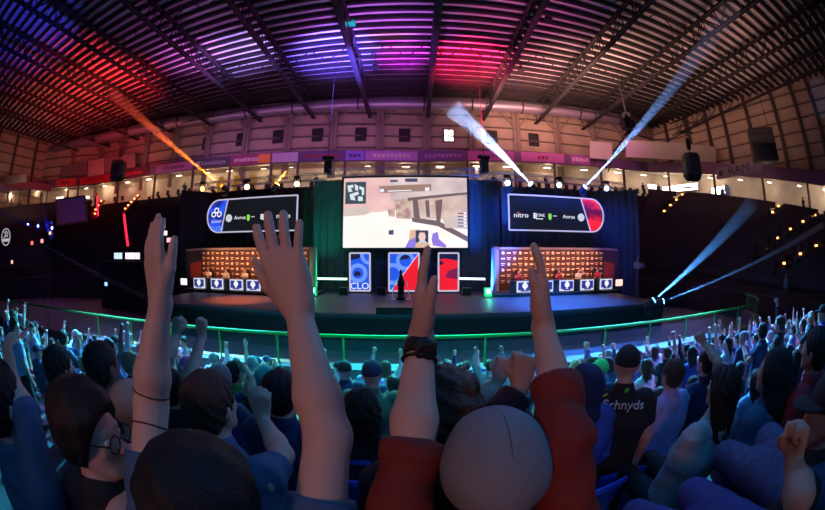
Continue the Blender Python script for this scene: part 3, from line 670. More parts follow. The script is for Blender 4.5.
# sponsor screens with the rounded outer ends
M_swhite = em('white', (.92, .92, .95), 1.0); M_sblack = em('black', (.012, .014, .02), .6); M_sblue = screen_noise('blue', [(.45, (.012, .02, .25)), (.55, (.02, .09, .85))], .9, 1.1); M_sred = screen_noise('red', [(.42, (.12, .0, .02)), (.56, (.95, .015, .015))], .7, 1.1)
M_sgreen = em('green', (.25, .75, .08), 1.0); M_srd = em('redmark', (.9, .05, .05), 1.0)
def sponsor(sgn, lab):
    xi = -7.4 if sgn < 0 else 6.1; W = 7.2; z0, z1 = 1.58, 3.86; Y = 21.0; H = z1 - z0
    X = lambda u: xi + sgn * u * W
    P = lambda u, v, k=0: V3(X(u), Y - .01 - k * .006, z0 + v * H)
    o0 = V3(X(.5), Y, z0); t = empty('sponsor_screen', o0, lab, 'screen')
    out = [(0, 0), (.86, .0)] + [(.86 + .14 * math.sin(a), .5 - .5 * math.cos(a)) for a in np.linspace(.15, PI - .15, 12)] + [(.86, 1.0), (0, 1)]
    out = [(a, b) for a, b in out]
    m = MB(o0); m._add([P(a, b, -6) for a, b in out] + [P(a, b, -40) for a, b in out], [tuple(range(len(out))), tuple(range(2 * len(out) - 1, len(out) - 1, -1))] + [(i, (i + 1) % len(out), len(out) + (i + 1) % len(out), len(out) + i) for i in range(len(out))]); m.build('cabinet', M_blackp, t)
    m = MB(o0); m._add([P(a, b) for a, b in out], [tuple(range(len(out)))]); m.build('black_panel', M_sblack, t)
    e = [(a, b) for a, b in out if a >= .86]
    tp = [(.74, .0), *e, (.80, 1.0)] if True else 0
    tp = [(.80 - .06, 1.0), (.80, 0.0)] if False else None
    end = [(.73, 0)] + e + [(.81 if False else .80, 1)]
    if sgn < 0: end = [(.84, 0)] + e + [(.76, 1)]
    else: end = [(.84, 0)] + e + [(.74, 1)]
    if sgn < 0: end = [(.82 - .0, 0)] + e + [(.79 - .04, 1)]
    m = MB(o0); m._add([P(a, b, 1) for a, b in end], [tuple(range(len(end)))]); m.build('team_panel', M_sblue if sgn < 0 else M_sred, t)
    m = MB(o0); lp = out + [out[0]]
    for a, b in zip(lp, lp[1:]): m.bar(P(*a, 3), P(*b, 3), .085)
    m.bar(P(*end[0], 3), P(*end[-1], 3), .07)
    m.build('light_border', M_frame, t)
    # the row of sponsor marks
    rot = (PI / 2, 0, 0)
    def txt(nm, s, size, u, v, m_, sx=1.0): text_obj(nm, s, size, m_, tuple(P(u, v, 4) - o0), rot, t, .003, sx=sx)
    us = (.73, .60, .475, .325, .135) if sgn < 0 else (.735, .60, .43, .28, .115); VV = .42
    m = MB(o0); c = P(us[0], VV, 3); m.lathe(c, [(0, .27), (.01, .27)], 20, (0, -1, 0)); m.build('round_badge', em('greywhite', (.6, .62, .68)), t)
    txt('badge_lettering', 'intel', .22, us[0], VV, M_sblack)
    txt('lettering', 'Aorus', .35, us[1], VV, M_swhite, 1.1)
    g = us[2] + (.03 if sgn < 0 else -.03)
    m = MB(o0); c = P(g, VV, 3); m.box(c, (.22, .01, .34)); m.box(c + Vector((0, -.0, -.17)), (.14, .01, .14)); m.build('green_mark', M_sgreen, t)
    cx = c.x + .36; text_obj('lettering', 'nvidia', .13, M_swhite, (cx - o0.x, c.y - .01 - o0.y, c.z - o0.z + .03), rot, t, .003)
    c = P(us[3], VV, 3); m = MB(o0); m.box(c + Vector((-.22, 0, 0)), (.22, .01, .34)); m.box(c + Vector((.1, 0, -.2)), (.5, .01, .05)); m.build('square_mark', M_swhite, t)
    text_obj('lettering', '2', .3, M_sblack, (c.x - .22 - o0.x, c.y - .015 - o0.y, c.z - o0.z), rot, t, .003)
    text_obj('lettering', 'ONE', .27, M_swhite, (c.x + .2 - o0.x, c.y - .01 - o0.y, c.z - o0.z + .03), rot, t, .003)
    txt('lettering', 'nitro', .45, us[4], VV, M_swhite, 1.15)
    m = MB(o0); c = P(us[4], VV, 5); m.box(c + Vector((-.19, 0, .17)), (.12, .01, .08)); m.build('red_mark', M_srd, t)
    if sgn < 0:
        m = MB(o0); c = P(.885, .56, 3)
        for dx, dz in ((0, .27), (-.25, 0), (.25, 0)):
            q = [c + Vector((dx + .17 * math.cos(a), 0, dz + .17 * math.sin(a))) for a in np.linspace(0, 2 * PI, 17)]
            m.tube(q, .045, 5, False)
        m.build('cloud_mark', M_swhite, t)
        txt('lettering', 'CLOUD9', .23, .885, .33, M_swhite, 1.0); txt('lettering', 'CLOU', .42, .875, .11, em('paleblue', (.25, .45, .95)), 1.0)
    return t
sponsor(-1, 'left sponsor screen with the blue rounded end and white glowing border')
sponsor(1, 'right sponsor screen with the red rounded end and white glowing border')
# three upright banners under the main screen
def lower(px0, px1, kind, lab):
    x0 = at_y(px0, 270, 21.4).x; x1 = at_y(px1, 270, 21.4).x; z0, z1 = -2.25, .12; Y = 21.4; o0 = V3((x0 + x1) / 2, Y, z0)
    P = lambda u, v, k=0: V3(x0 + u * (x1 - x0), Y - .01 - k * .006, z0 + v * (z1 - z0))
    t = empty('team_screen', o0, lab, 'screen'); W = x1 - x0
    m = MB(o0); m.box(V3((x0 + x1) / 2, Y + .1, (z0 + z1) / 2), (W + .1, .18, z1 - z0 + .1)); m.build('cabinet', M_blackp, t)
    B1 = em('panelblue', (.02, .10, .80), 1.0); B2 = em('palepanelblue', (.16, .32, .95), 1.0); RD = em('panelred', (.9, .012, .03), 1.0); DK = em('paneldark', (.015, .012, .06), .8)
    def pl(nm, pts, m_, k): mm = MB(o0); mm._add([P(a, b, k) for a, b in pts], [tuple(range(len(pts)))]); mm.build(nm, m_, t)
    full = [(0, 0), (1, 0), (1, 1), (0, 1)]
    def arc(cx, cy, r, m_, k, w=.13, a0=0, a1=2 * PI, nm='blue_ring'):
        mm = MB(o0); pts = []
        for a in np.linspace(a0, a1, 20): pts.append((cx + r * math.cos(a), cy + r * math.sin(a)))
        H = z1 - z0; vs = []
        for (u, v) in pts:
            for s in (-1, 1):
                dx, dz = (u - cx), (v - cy); f = 1 + s * w / r / 2
                uu = min(1, max(0, (cx + dx * f * 1.0))); vv = min(1, max(0, cy + dz * f * W / H * 1.0)) ; vs.append(P(uu, vv, k))
        mm._add(vs, [(2 * i, 2 * i + 1, 2 * i + 3, 2 * i + 2) for i in range(19)]); mm.build(nm, m_, t)
    if kind == 'blue':
        pl('blue_field', full, B1, 0); pl('dark_corner', [(0, 1), (0, .8), (.55, .88), (.6, 1)], DK, 1); arc(.4, .47, .38, B2, 2, .2); arc(1.0, .95, .4, B2, 2, .18)
        pl('dark_eye', [(.18, .45), (.35, .54), (.55, .47), (.5, .40), (.25, .38)], DK, 3)
        text_obj('lettering', 'CLO', .58, M_swhite, tuple(P(.48, .12, 4) - o0), (PI / 2, 0, 0), t, .003, sx=1.05)
    elif kind == 'red':
        pl('red_field', full, RD, 0); pl('dark_top', [(0, 1), (0, .82), (.3, .86), (1, .80), (1, 1)], DK, 1)
        pl('dark_feather', [(.30, .36), (.52, .54), (1, .62), (1, .30), (.55, .34)], em('maroon', (.22, .01, .08), .9), 2); pl('dark_spot', [(0, .66), (.26, .72), (.2, .78), (0, .80)], DK, 2)
    else:
        pl('blue_field', [(0, 0), (0.1, .0), (1, 1), (0, 1)], B1, 0); arc(.12, .45, .30, B2, 2, .14); arc(.55, .80, .26, B2, 2, .12); pl('dark_corner', [(.3, 1), (.34, .82), (.62, .84), (.8, 1)], DK, 1)
        pl('red_field', [(.1, 0), (1, 0), (1, 1)], RD, 3)
        mm = MB(o0); mm.bar(P(.06, 0, 5), P(1, 1, 5), .14, .03); mm.build('diagonal_bar', M_swhite, t)
    mm = MB(o0); q = [P(0, 0, 3), P(1, 0, 3), P(1, 1, 3), P(0, 1, 3)]
    for a, b in zip(q, q[1:] + q[:1]): mm.bar(a, b, .10)
    mm.build('light_border', M_frame, t)
lower(350, 370, 'blue', 'narrow blue team screen lettered CLO under the main screen')
lower(389, 419, 'split', 'team screen split diagonally into blue and red behind the trophy')
lower(438.5, 458.5, 'red', 'narrow red team screen right of the raised hand with the watch')
# trophy on its stand
p = at_y(401, 302, 18.5); p.z = CZ + SZ; t = empty('trophy', p, 'dark tapering trophy on a clear stand at the stage centre', 'trophy')
m = MB(p); m.lathe(p, [(.0, .30), (.1, .30), (.12, .2), (.75, .16), (.8, .22), (.95, .20), (1.35, .07), (1.5, .10), (1.6, .04)], 14); m.build('cup', M_blackp, t, smooth=True)
m = MB(p)
for s in (-1, 1): m.bar(p + Vector((s * .5, -.1, 0)), p + Vector((s * .3, -.1, 1.0)), .05)
m.bar(p + Vector((-.5, -.1, .03)), p + Vector((.5, -.1, .03)), .07); m.build('stand', mat('glowing_acrylic', (.5, .5, .6), .2, emit=(.4, .4, .5), es=.25), t)  # stand is no lamp; a faint glow is put into its colour
# light strips at the foot of the curtain
for x0, x1, col, lab in ((315, 347, (.55, 1, .75), 'thin greenish light strip left of the blue team screen'), (458.5, 485, (.75, .85, 1), 'thin white light strip right of the red team screen')):
    a = at_y(x0, 278.5, 21.5); b = at_y(x1, 279, 21.5); m = MB((a + b) / 2); m.bar(a, b, .13); tag(m.build('light_strip', glow('strip_%d' % x0, col, 2.2)), lab, 'light strip')
for px, lab, c in ((344, 'small wedge speaker left of the blue team screen', 0), (382, 'small wedge speaker between the blue and the split team screens', 0), (466, 'small wedge speaker right of the red team screen', 0)):
    p = at_y(px, 290, 20.6); p.z = CZ + SZ; t = empty('floor_speaker', p, lab, 'loudspeaker'); m = MB(p); m.prism([(-.25, 0), (.25, 0), (.25, .15), (-.1, .45), (-.25, .42)], -.25, .25, (0, 1, 0), (0, 0, 1), p); m.build('cabinet', M_blackp, t)
    m = MB(p); m.lathe(p + Vector((0, -.05, .35)), [(0, .1), (.02, .12)], 12, (0, -.6, .8)); m.build('cone', mat('pale_cone', (.4, .4, .45), .4), t)
# ---------------------------------------------------------------- team booths
M_bwall = mat('booth_wall', (.075, .025, .022), .6, var=.15, vscale=.8)
M_logo = mat('booth_logo', (.9, .72, .62), .5); M_desk = mat('booth_desk', (.03, .03, .035), .5)
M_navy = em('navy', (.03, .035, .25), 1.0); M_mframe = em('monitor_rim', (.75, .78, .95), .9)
def booth(sgn, lab):
    xi, xo = (-5.6, -15.3) if sgn < 0 else (4.6, 13.4)
    Yb, Yf = 21.2, 19.3; z0, z1 = SZ + .15, .38
    o0 = V3((xi + xo) / 2, 20, SZ); t = empty('team_booth', o0, lab, 'booth')
    X = lambda u: xi + (xo - xi) * u
    m = MB(o0); m.box(V3(X(.5), 20.1, SZ + .08), (abs(xo - xi), 2.4, .16)); m.build('platform', M_desk, t)
    bx0, bx1 = X(.10), X(.985)
    m = MB(o0); m.box(V3((bx0 + bx1) / 2, Yb, (z0 + z1) / 2), (abs(bx1 - bx0), .12, z1 - z0)); w = m.build('back_wall', M_bwall, t)
    m = MB(o0); n = 20
    for i in range(n):
        for j in range(6):
            x = bx0 + (bx1 - bx0) * (i + .6) / n; z = z1 - .25 - j * .36
            if (i + j) % 3 == 0: m.lathe(V3(x, Yb - .08, z), [(0, .10), (.01, .10)], 10, (0, -1, 0))
            elif (i + j) % 3 == 1: m.box(V3(x, Yb - .08, z), (.26, .02, .08)); 
            else: m.box(V3(x, Yb - .08, z + .05), (.26, .02, .05)); m.box(V3(x, Yb - .08, z - .06), (.18, .02, .04))
    m.build('logo_pattern', M_logo, w)
    m = MB(o0); m.bar(V3(X(0), Yf, z1 + .05), V3(bx0, Yb, z1 + .05), .14); m.bar(V3(bx0, Yb, z1 + .05), V3(bx1, Yb, z1 + .05), .14); m.bar(V3(bx1, Yb, z1 + .05), V3(X(1), Yf, z1 - .05), .14); m.build('top_rail', mat('booth_rail', (.35, .30, .33), .4), t)
    inner = mat('inner_wing_%d' % sgn, (.25, .75, .7) if sgn < 0 else (.4, .5, .9), .5)  # green and blue light on the wings painted into their base colours
    m = MB(o0); m._add([V3(X(0), Yf, z0), V3(bx0, Yb, z0), V3(bx0, Yb, z1), V3(X(0), Yf, z1), V3(X(0) - sgn * .08, Yf, z0), V3(bx0 - sgn * .08, Yb, z0), V3(bx0 - sgn * .08, Yb, z1), V3(X(0) - sgn * .08, Yf, z1)], [(0, 1, 2, 3), (7, 6, 5, 4), (0, 3, 7, 4), (1, 5, 6, 2), (3, 2, 6, 7), (0, 4, 5, 1)])
    m.build('inner_wing', inner, t)
    m = MB(o0); m._add([V3(bx1, Yb, z0), V3(X(1), Yf, z0), V3(X(1), Yf, z1 - .1), V3(bx1, Yb, z1)], [(0, 1, 2, 3)]); m.build('outer_wing', mat('outer_wing', (.012, .015, .05), .5), t)
    m = MB(o0); m._add([V3(X(.984), Yb - .22, z0 + .7), V3(X(.996), Yf + .4, z0 + .65), V3(X(.996), Yf + .4, z1 - .95), V3(X(.984), Yb - .22, z1 - .8)], [(0, 1, 2, 3)]); m.build('wing_poster', mat('wing_poster', (.3, .04, .04), .5), t)
    m = MB(o0); m.box(V3(X(.52), 19.6, SZ + .85), (abs(xo - xi) * .8, .75, .06)); m.box(V3(X(.52), 19.3, SZ + .45), (abs(xo - xi) * .8, .06, .8)); m.build('desk', M_desk, t)
    xs = [at_y(px, 284, 19.1).x for px in ((253, 236, 216.7, 199, 270.5) if sgn < 0 else (525, 546, 567, 587.5, 606.5))]
    for x in xs:
        q = empty('desk_screen', V3(x, 19.15, SZ + .55) - o0, parent=t)
        m = MB(); m.box((0, 0, 0), (.98, .08, .66)); m.build('rim', M_mframe, q)
        m = MB(); m.box((0, -.05, .03), (.84, .03, .46)); m.build('face', M_navy, q)
        m = MB(); m.lathe((0, -.065, .06), [(0, .17), (.01, .17)], 16, (0, -1, 0)); m.box((0, -.07, .06), (.09, .02, .5)); m.build('emblem', M_swhite, q)
        m = MB(); m.box((0, -.065, -.24), (.5, .02, .07)); m.build('caption', M_navy, q)
    e = at_y(183.5 if sgn < 0 else 619.5, 283.5, 19.1)
    m = MB(o0); m.box(V3(e.x, 19.15, SZ + .6), (.55, .08, .42)); m.build('bright_screen', glow('bright_end_screen_%d' % sgn, (1, .9, .95) if sgn < 0 else (1, .6, .5), 1.4), t)
    return xs
bxl = booth(-1, 'left team booth with a warm lit logo wall and dark blue desk screens')
bxr = booth(1, 'right team booth with a warm lit logo wall and dark blue desk screens')
for px, lab in ((313, 'green lit uplighter at the inner end of the left booth'), (488, 'green lit uplighter at the inner end of the right booth')):
    p = at_y(px, 284, 19.2); p.z = CZ + SZ; t = empty('uplighter', p, lab, 'light fixture')
    m = MB(p); m.box(p + Vector((0, 0, .28)), (.42, .35, .5)); m.build('body', mat('green_lit_case', (.1, .5, .25), .4, emit=(.02, .8, .3), es=.5), t)
    m = MB(p); m.box(p + Vector((0, -.19, .33)), (.22, .03, .25)); m.build('lamp', glow('green_white_lamp', (.6, 1, .8), 3), t)
    m = MB(p); m.bar(p + Vector((-.3, 0, .02)), p + Vector((.3, 0, .02)), .06); m.build('foot', M_blackp, t)
    point(p + Vector((0, -.5, .5)), (.1, 1, .45), 22, .1)
# moving heads on the truss
M_head = mat('moving_head_case', (.03, .03, .035), .4)
def moving_head(p, col, aim, lab, s=10, power=0, r=.15, hang=True):
    up_aim = (Vector(aim) - p).normalized().z > .1
    t = empty('moving_head_light', p, lab, 'stage light', 'moving heads on the stage trusses' if hang else None)
    d = (Vector(aim) - p).normalized(); k = 1 if hang and not up_aim else -1
    m = MB(p); m.lathe(p - d * .25, [(0, r * .6), (.08, r), (.42, r * 1.1), (.5, r * 1.15)], 12, d); m.build('head', M_head, t)
    m = MB(p); m.lathe(p + d * .26, [(0, r), (.03, r * .9)], 16, d); m.build('lens', glow('lens_%02d%02d%02d_%d' % (*[int(c * 99) for c in col], s), col, s), t)
    m = MB(p)
    for x in (-1, 1): m.bar(p + Vector((x * (r + .06), 0, 0)), p + Vector((x * (r + .06), 0, k * .32)), .05)
    m.bar(p + Vector((-r - .08, 0, k * .34)), p + Vector((r + .08, 0, k * .34)), .08); m.box(p + Vector((0, 0, k * .42)), (.36, .3, .14)); m.build('yoke', M_head, t)
    return d
front = Vector((0, 5, CZ - 1))
lts = [(202.5, 188.5, (1, .45, .1), 6, 'faint orange moving head at the left end of the left truss'), (247, 186.5, (1, .6, .35), 14, 'bright orange white moving head in the middle of the left truss'), (297, 183.5, (1, .8, .35), 8, 'pale yellow moving head beside the green curtain'),
       (507.5, 182.5, (.35, .55, 1), 14, 'blue white moving head left of the first right beam'), (559, 184.5, (.4, .6, 1), 10, 'blue white moving head between the two right beams'), (606.5, 188, (.35, .5, 1), 14, 'blue white moving head at the right end of the right truss')]
for px, py, c, s, lb in lts:
    p = at_y(px, py, 20.4); moving_head(p, c, front + Vector(((px - 412) * .02, 0, 0)), lb, s, r=.17)
# ---------------------------------------------------------------- beams in the haze
def haze_mat(name, col, dens, aniso=.3):
    m = bpy.data.materials.new(name); m.use_nodes = True; nt = m.node_tree; nt.nodes.remove(nt.nodes['Principled BSDF'])
    v = nt.nodes.new('ShaderNodeVolumeScatter'); v.inputs['Color'].default_value = (*col, 1); v.inputs['Density'].default_value = dens; v.inputs['Anisotropy'].default_value = aniso
    nt.links.new(v.outputs['Volume'], nt.nodes['Material Output'].inputs['Volume']); return m
def beam(src, dst, col, r0, r1, power, dens, label, start=.35, head=None, hang=True, size=None):
    src = Vector(src); dst = Vector(dst); d = (dst - src).normalized(); L = (dst - src).length
    if head: moving_head(src, col, dst, head, 30, r=.17, hang=hang)
    a = src + d * start; r0 = .03; m = MB(src); m.tube([a, dst], [r0, r1], 20)
    o = m.build('light_beam', haze_mat('haze_in_beam', (1, 1, 1), dens)); tag(o, label, 'light beam', kind='stuff')
    ang = 2 * math.degrees(math.atan((r1 - r0) / (L - start)));
    if size: ang = size
    vs = src + d * start - d * (r0 / math.tan(math.radians(ang / 2)) if ang > .3 else 0)
    if (vs - src).dot(d) < .33 : vs = src + d * .33
    spot(vs, dst, col, power, ang * 1.02, .15, .02, 'beam_spot')
# ================================================================ people
def vec(*a): return np.array(a, float)
def unit(v): v = np.array(v, float); return v / (np.linalg.norm(v) + 1e-12)
def yawf(a): return vec(-math.sin(a), math.cos(a), 0), vec(math.cos(a), math.sin(a), 0)      # forward, right
def rot(v, axis, a):
    axis = unit(axis); return v * math.cos(a) + np.cross(axis, v) * math.sin(a) + axis * (axis @ v) * (1 - math.cos(a))
def add_hand(S, w, u, n, side, curl=(8, 10, 8), spread=1.0, thumb=35, sc=1.0, thumb_fold=0):
    """palm, four jointed fingers of different length and a thumb leaving the side of the palm"""
    u = unit(u); n = unit(np.array(n) - u * (np.array(n) @ u)); t = np.cross(u, n) * (1 if side > 0 else -1)
    kn = [(.088, .030, .0115), (.093, .010, .0115), (.089, -.011, .011), (.080, -.030, .0095)]
    for a, b, r in kn: S.cone(w + (u * .008 + t * b * .55) * sc, w + (u * a + t * b) * sc, .0165 * sc, (r + .0015) * sc, .014 * sc)
    S.ell(w + (u * .045 + t * .022 + n * .010) * sc, (.019 * sc, .019 * sc, .032 * sc), .012 * sc, np.stack([t, n, u], 1))
    S.ell(w + (u * .050 - t * .024 + n * .008) * sc, (.013 * sc, .014 * sc, .034 * sc), .012 * sc, np.stack([t, n, u], 1))
    L = (.073, .082, .076, .060); sp = (7, 1.5, -4.5, -12)
    for i, (a, b, r) in enumerate(kn):
        p = w + (u * a + t * b) * sc; d = rot(u, n, math.radians(sp[i] * spread) * (1 if (np.cross(n, u) @ t) > 0 else -1)); ax = np.cross(d, n); ang = 0
        for j, fr in enumerate((.44, .31, .25)):
            ang += math.radians(curl[j] * (1 + .12 * ((i * 7 + j) % 3 - 1))); q = p + rot(d, ax, ang) * L[i] * fr * sc
            S.cone(p, q, (r - .0006 * j) * .92 * sc, (r - .0006 * (j + 1)) * .9 * sc, .0035 * sc); p = q
    th = math.radians(thumb); d0 = u * math.cos(th) + t * math.sin(th) + n * (.25 + thumb_fold * .5)
    p0 = w + (u * .022 + t * .020 + n * .004) * sc; p1 = p0 + unit(d0) * .044 * sc; d1 = unit(u * math.cos(th * .45) + t * math.sin(th * .45) * (1 - thumb_fold) + n * (.15 + thumb_fold) - t * .5 * thumb_fold)
    p2 = p1 + d1 * .033 * sc; p3 = p2 + unit(d1 + n * .1 + u * .2 - t * .6 * thumb_fold) * .026 * sc
    S.cone(p0, p1, .0175 * sc, .0125 * sc, .010 * sc); S.cone(p1, p2, .0125 * sc, .0108 * sc, .004 * sc); S.cone(p2, p3, .0108 * sc, .0085 * sc, .004 * sc)
FIST = dict(curl=(78, 88, 55), spread=.3, thumb=48, thumb_fold=.9)
OPEN = dict(curl=(8, 12, 10), spread=1.0, thumb=38)
def head_frame(yaw=0, pitch=0, roll=0):
    f, r = yawf(yaw); up = vec(0, 0, 1); f2 = rot(f, r, pitch); up2 = rot(up, r, pitch)
    r2 = rot(r, f2, roll); up2 = rot(up2, f2, roll)
    return np.stack([r2, f2, up2], 1)                     # columns: right, forward, up
def add_head(S, H, M, sc=1.0, neck=None):
    P = lambda x, y, z: H + M @ (vec(x, y, z) * sc)
    if neck is not None: S.cone(neck, P(0, -.015, -.06), .062 * sc, .054 * sc, .03)
    S.ell(P(0, -.012, .025), (.076 * sc, .097 * sc, .088 * sc), .03, M)
    S.ell(P(0, .03, -.035), (.062 * sc, .064 * sc, .078 * sc), .03, M)
    S.cone(P(-.018, .066, -.088), P(.018, .066, -.088), .020 * sc, .020 * sc, .02)
    for s in (-1, 1):
        S.cone(P(s * .055, .0, -.045), P(s * .03, .055, -.085), .018 * sc, .016 * sc, .02)
        S.ell(P(s * .034, .066, -.018), (.022 * sc, .018 * sc, .018 * sc), .015, M)
        S.ell(P(s * .081, -.004, -.012), (.010 * sc, .019 * sc, .032 * sc), .006, M @ np.array([[1, 0, 0], [0, 1, .2], [0, -.2, 1]]))
        S.ell(P(s * .031, .098, .004), (.016 * sc, .012 * sc, .011 * sc), .010, M, sub=True)
    S.cone(P(-.034, .078, .022), P(.034, .078, .022), .011 * sc, .011 * sc, .012)
    S.cone(P(0, .086, .012), P(0, .110, -.028), .0075 * sc, .0125 * sc, .008)
    for s in (-1, 1): S.cone(P(s * .009, .098, -.030), P(s * .011, .094, -.033), .0075 * sc, .006 * sc, .004)
    S.cone(P(-.018, .089, -.057), P(.018, .089, -.057), .0065 * sc, .0065 * sc, .005); S.cone(P(-.015, .087, -.067), P(.015, .087, -.067), .0075 * sc, .0075 * sc, .004)
def hair_solid(kind, H, M, sc=1.0):
    S = Solid(); P = lambda x, y, z: H + M @ (vec(x, y, z) * sc); fw = M[:, 1]; up = M[:, 2]
    def nz(a, f):
        def g(Q):
            q = (Q - H) @ M / sc; return a * (np.sin(q[:, 0] * f) * np.sin(q[:, 1] * f * 1.1 + 1) + .6 * np.sin(q[:, 2] * f * 1.3 + q[:, 0] * f * .7))
        return g
    def strand(a, f):                                     # combed ridges running down from the crown
        def g(Q):
            q = (Q - H) @ M / sc; an = np.arctan2(q[:, 0], -q[:, 1] + .03); return a * np.sin(an * f + 6 * np.sin(q[:, 2] * 22)) + a * .8 * np.sin(an * f * 2.3 + q[:, 2] * 60)
        return g
    if kind in ('short', 'curly', 'big', 'crop'):
        g = {'short': .014, 'crop': .008, 'curly': .026, 'big': .028}[kind]
        S.ell(P(0, -.016, .030), ((.076 + g) * sc, (.096 + g) * sc, (.086 + g) * sc), .01, M)
        S.ell(P(0, -.045, -.02), ((.068 + g * .8) * sc, (.058 + g * .7) * sc, (.085) * sc), .03, M)
        S.noise = nz({'short': .003, 'crop': .001, 'curly': .007, 'big': .0035}[kind] * sc, 95 if kind != 'big' else 75) if kind != 'short' else strand(.0028 * sc, 16)
        S.cuts = [(P(0, .058, .03), unit(fw * .86 - up * .50))]
        return S
    if kind in ('long', 'straight'):
        S.ell(P(0, -.018, .030), (.094 * sc, .108 * sc, .104 * sc), .01, M)
        dn = vec(0, 0, -1)
        for x in (-.05, -.018, .018, .05): S.cone(P(x, -.055, -.01), P(x * 1.5, -.085, -.02) + dn * .30 * sc, .050 * sc, .036 * sc, .05)
        for s in (-1, 1): S.cone(P(s * .07, -.01, -.0), P(s * .085, -.02, -.02) + dn * .20 * sc, .030 * sc, .020 * sc, .04)
        S.noise = strand(.004 * sc, 14); S.cuts = [(P(0, .052, .03), unit(fw * .88 - up * .47))]; return S
    if kind == 'beanie':
        S.ell(P(0, -.012, .040), (.096 * sc, .115 * sc, .100 * sc), .01, M); S.ell(P(0, -.02, .005), (.093 * sc, .110 * sc, .085 * sc), .04, M)
        S.noise = nz(.0015 * sc, 50); S.cuts = [(P(0, .0, -.035), -unit(up + fw * -.12))]; return S
    if kind == 'cap':
        S.ell(P(0, -.012, .030), (.089 * sc, .109 * sc, .100 * sc), .01, M); S.cuts = [(P(0, .0, .008), -unit(up + fw * .03))]; return S
    if kind == 'brim':
        S.ell(P(0, .105, .022), (.070 * sc, .085 * sc, .010 * sc), .004, M); S.cuts = [(P(0, .070, 0), -fw)]; return S
    if kind == 'hood':
        S.ell(P(0, -.03, .015), (.105 * sc, .118 * sc, .125 * sc), .01, M); S.cone(P(0, -.06, -.05), P(0, -.07, -.16), .085 * sc, .10 * sc, .05)
        S.noise = nz(.004 * sc, 38); S.cuts = [(P(0, .055, 0), unit(fw * .95 - up * .2))]; return S
def pose_arm(name, s, sh, f, r, sc=1.0, jit=0.0):
    """elbow, wrist, hand direction, palm normal, finger options"""
    U = vec(0, 0, 1); o = r * s
    if name == 'down': return sh + (o * .06 - U * .28) * sc, sh + (o * .07 + f * .08 - U * .53) * sc, -U + f * .2, -o, dict(curl=(25, 30, 20), spread=.4, thumb=25)
    if name == 'fist': return sh + (o * .13 + f * .10 + U * .22) * sc, sh + (o * (.10 + jit) + f * .16 + U * .47) * sc, U + f * .12, f, FIST
    if name == 'open': return sh + (o * .14 + f * .08 + U * .22) * sc, sh + (o * (.17 + jit) + f * .12 + U * .47) * sc, U + o * .15, f, OPEN
    if name == 'slant': return sh + (o * .20 + f * .14 + U * .12) * sc, sh + (o * (.30 + jit) + f * .20 + U * .35) * sc, U + o * .3, f, FIST
    if name == 'in': return sh + (o * .18 + f * .12 + U * .16) * sc, sh + (-o * .02 + f * .2 + U * .38) * sc, U - o * .3, f, FIST
    if name == 'clap': return sh + (o * .08 + f * .16 - U * .18) * sc, sh + (-o * .13 + f * .36 + U * .0) * sc, U + f * .3 - o * .1, -o, dict(curl=(6, 8, 6), spread=.4, thumb=30)
    if name == 'phone': return sh + (o * .10 + f * .20 - U * .05) * sc, sh + (-o * .02 + f * .38 + U * .14) * sc, U + f * .2, f, dict(curl=(35, 40, 30), spread=.4, thumb=40)
    if name == 'lap': return sh + (o * .08 + f * .06 - U * .28) * sc, sh + (-o * .03 + f * .29 - U * .38) * sc, f - o * .4, -U, dict(curl=(20, 25, 15), spread=.5, thumb=30)
    if name == 'head': return sh + (o * .26 + f * .12 + U * .05) * sc, sh + (-o * .02 + f * .08 + U * .24) * sc, -o + U * .4, -f, dict(curl=(20, 25, 20), spread=.5, thumb=30)
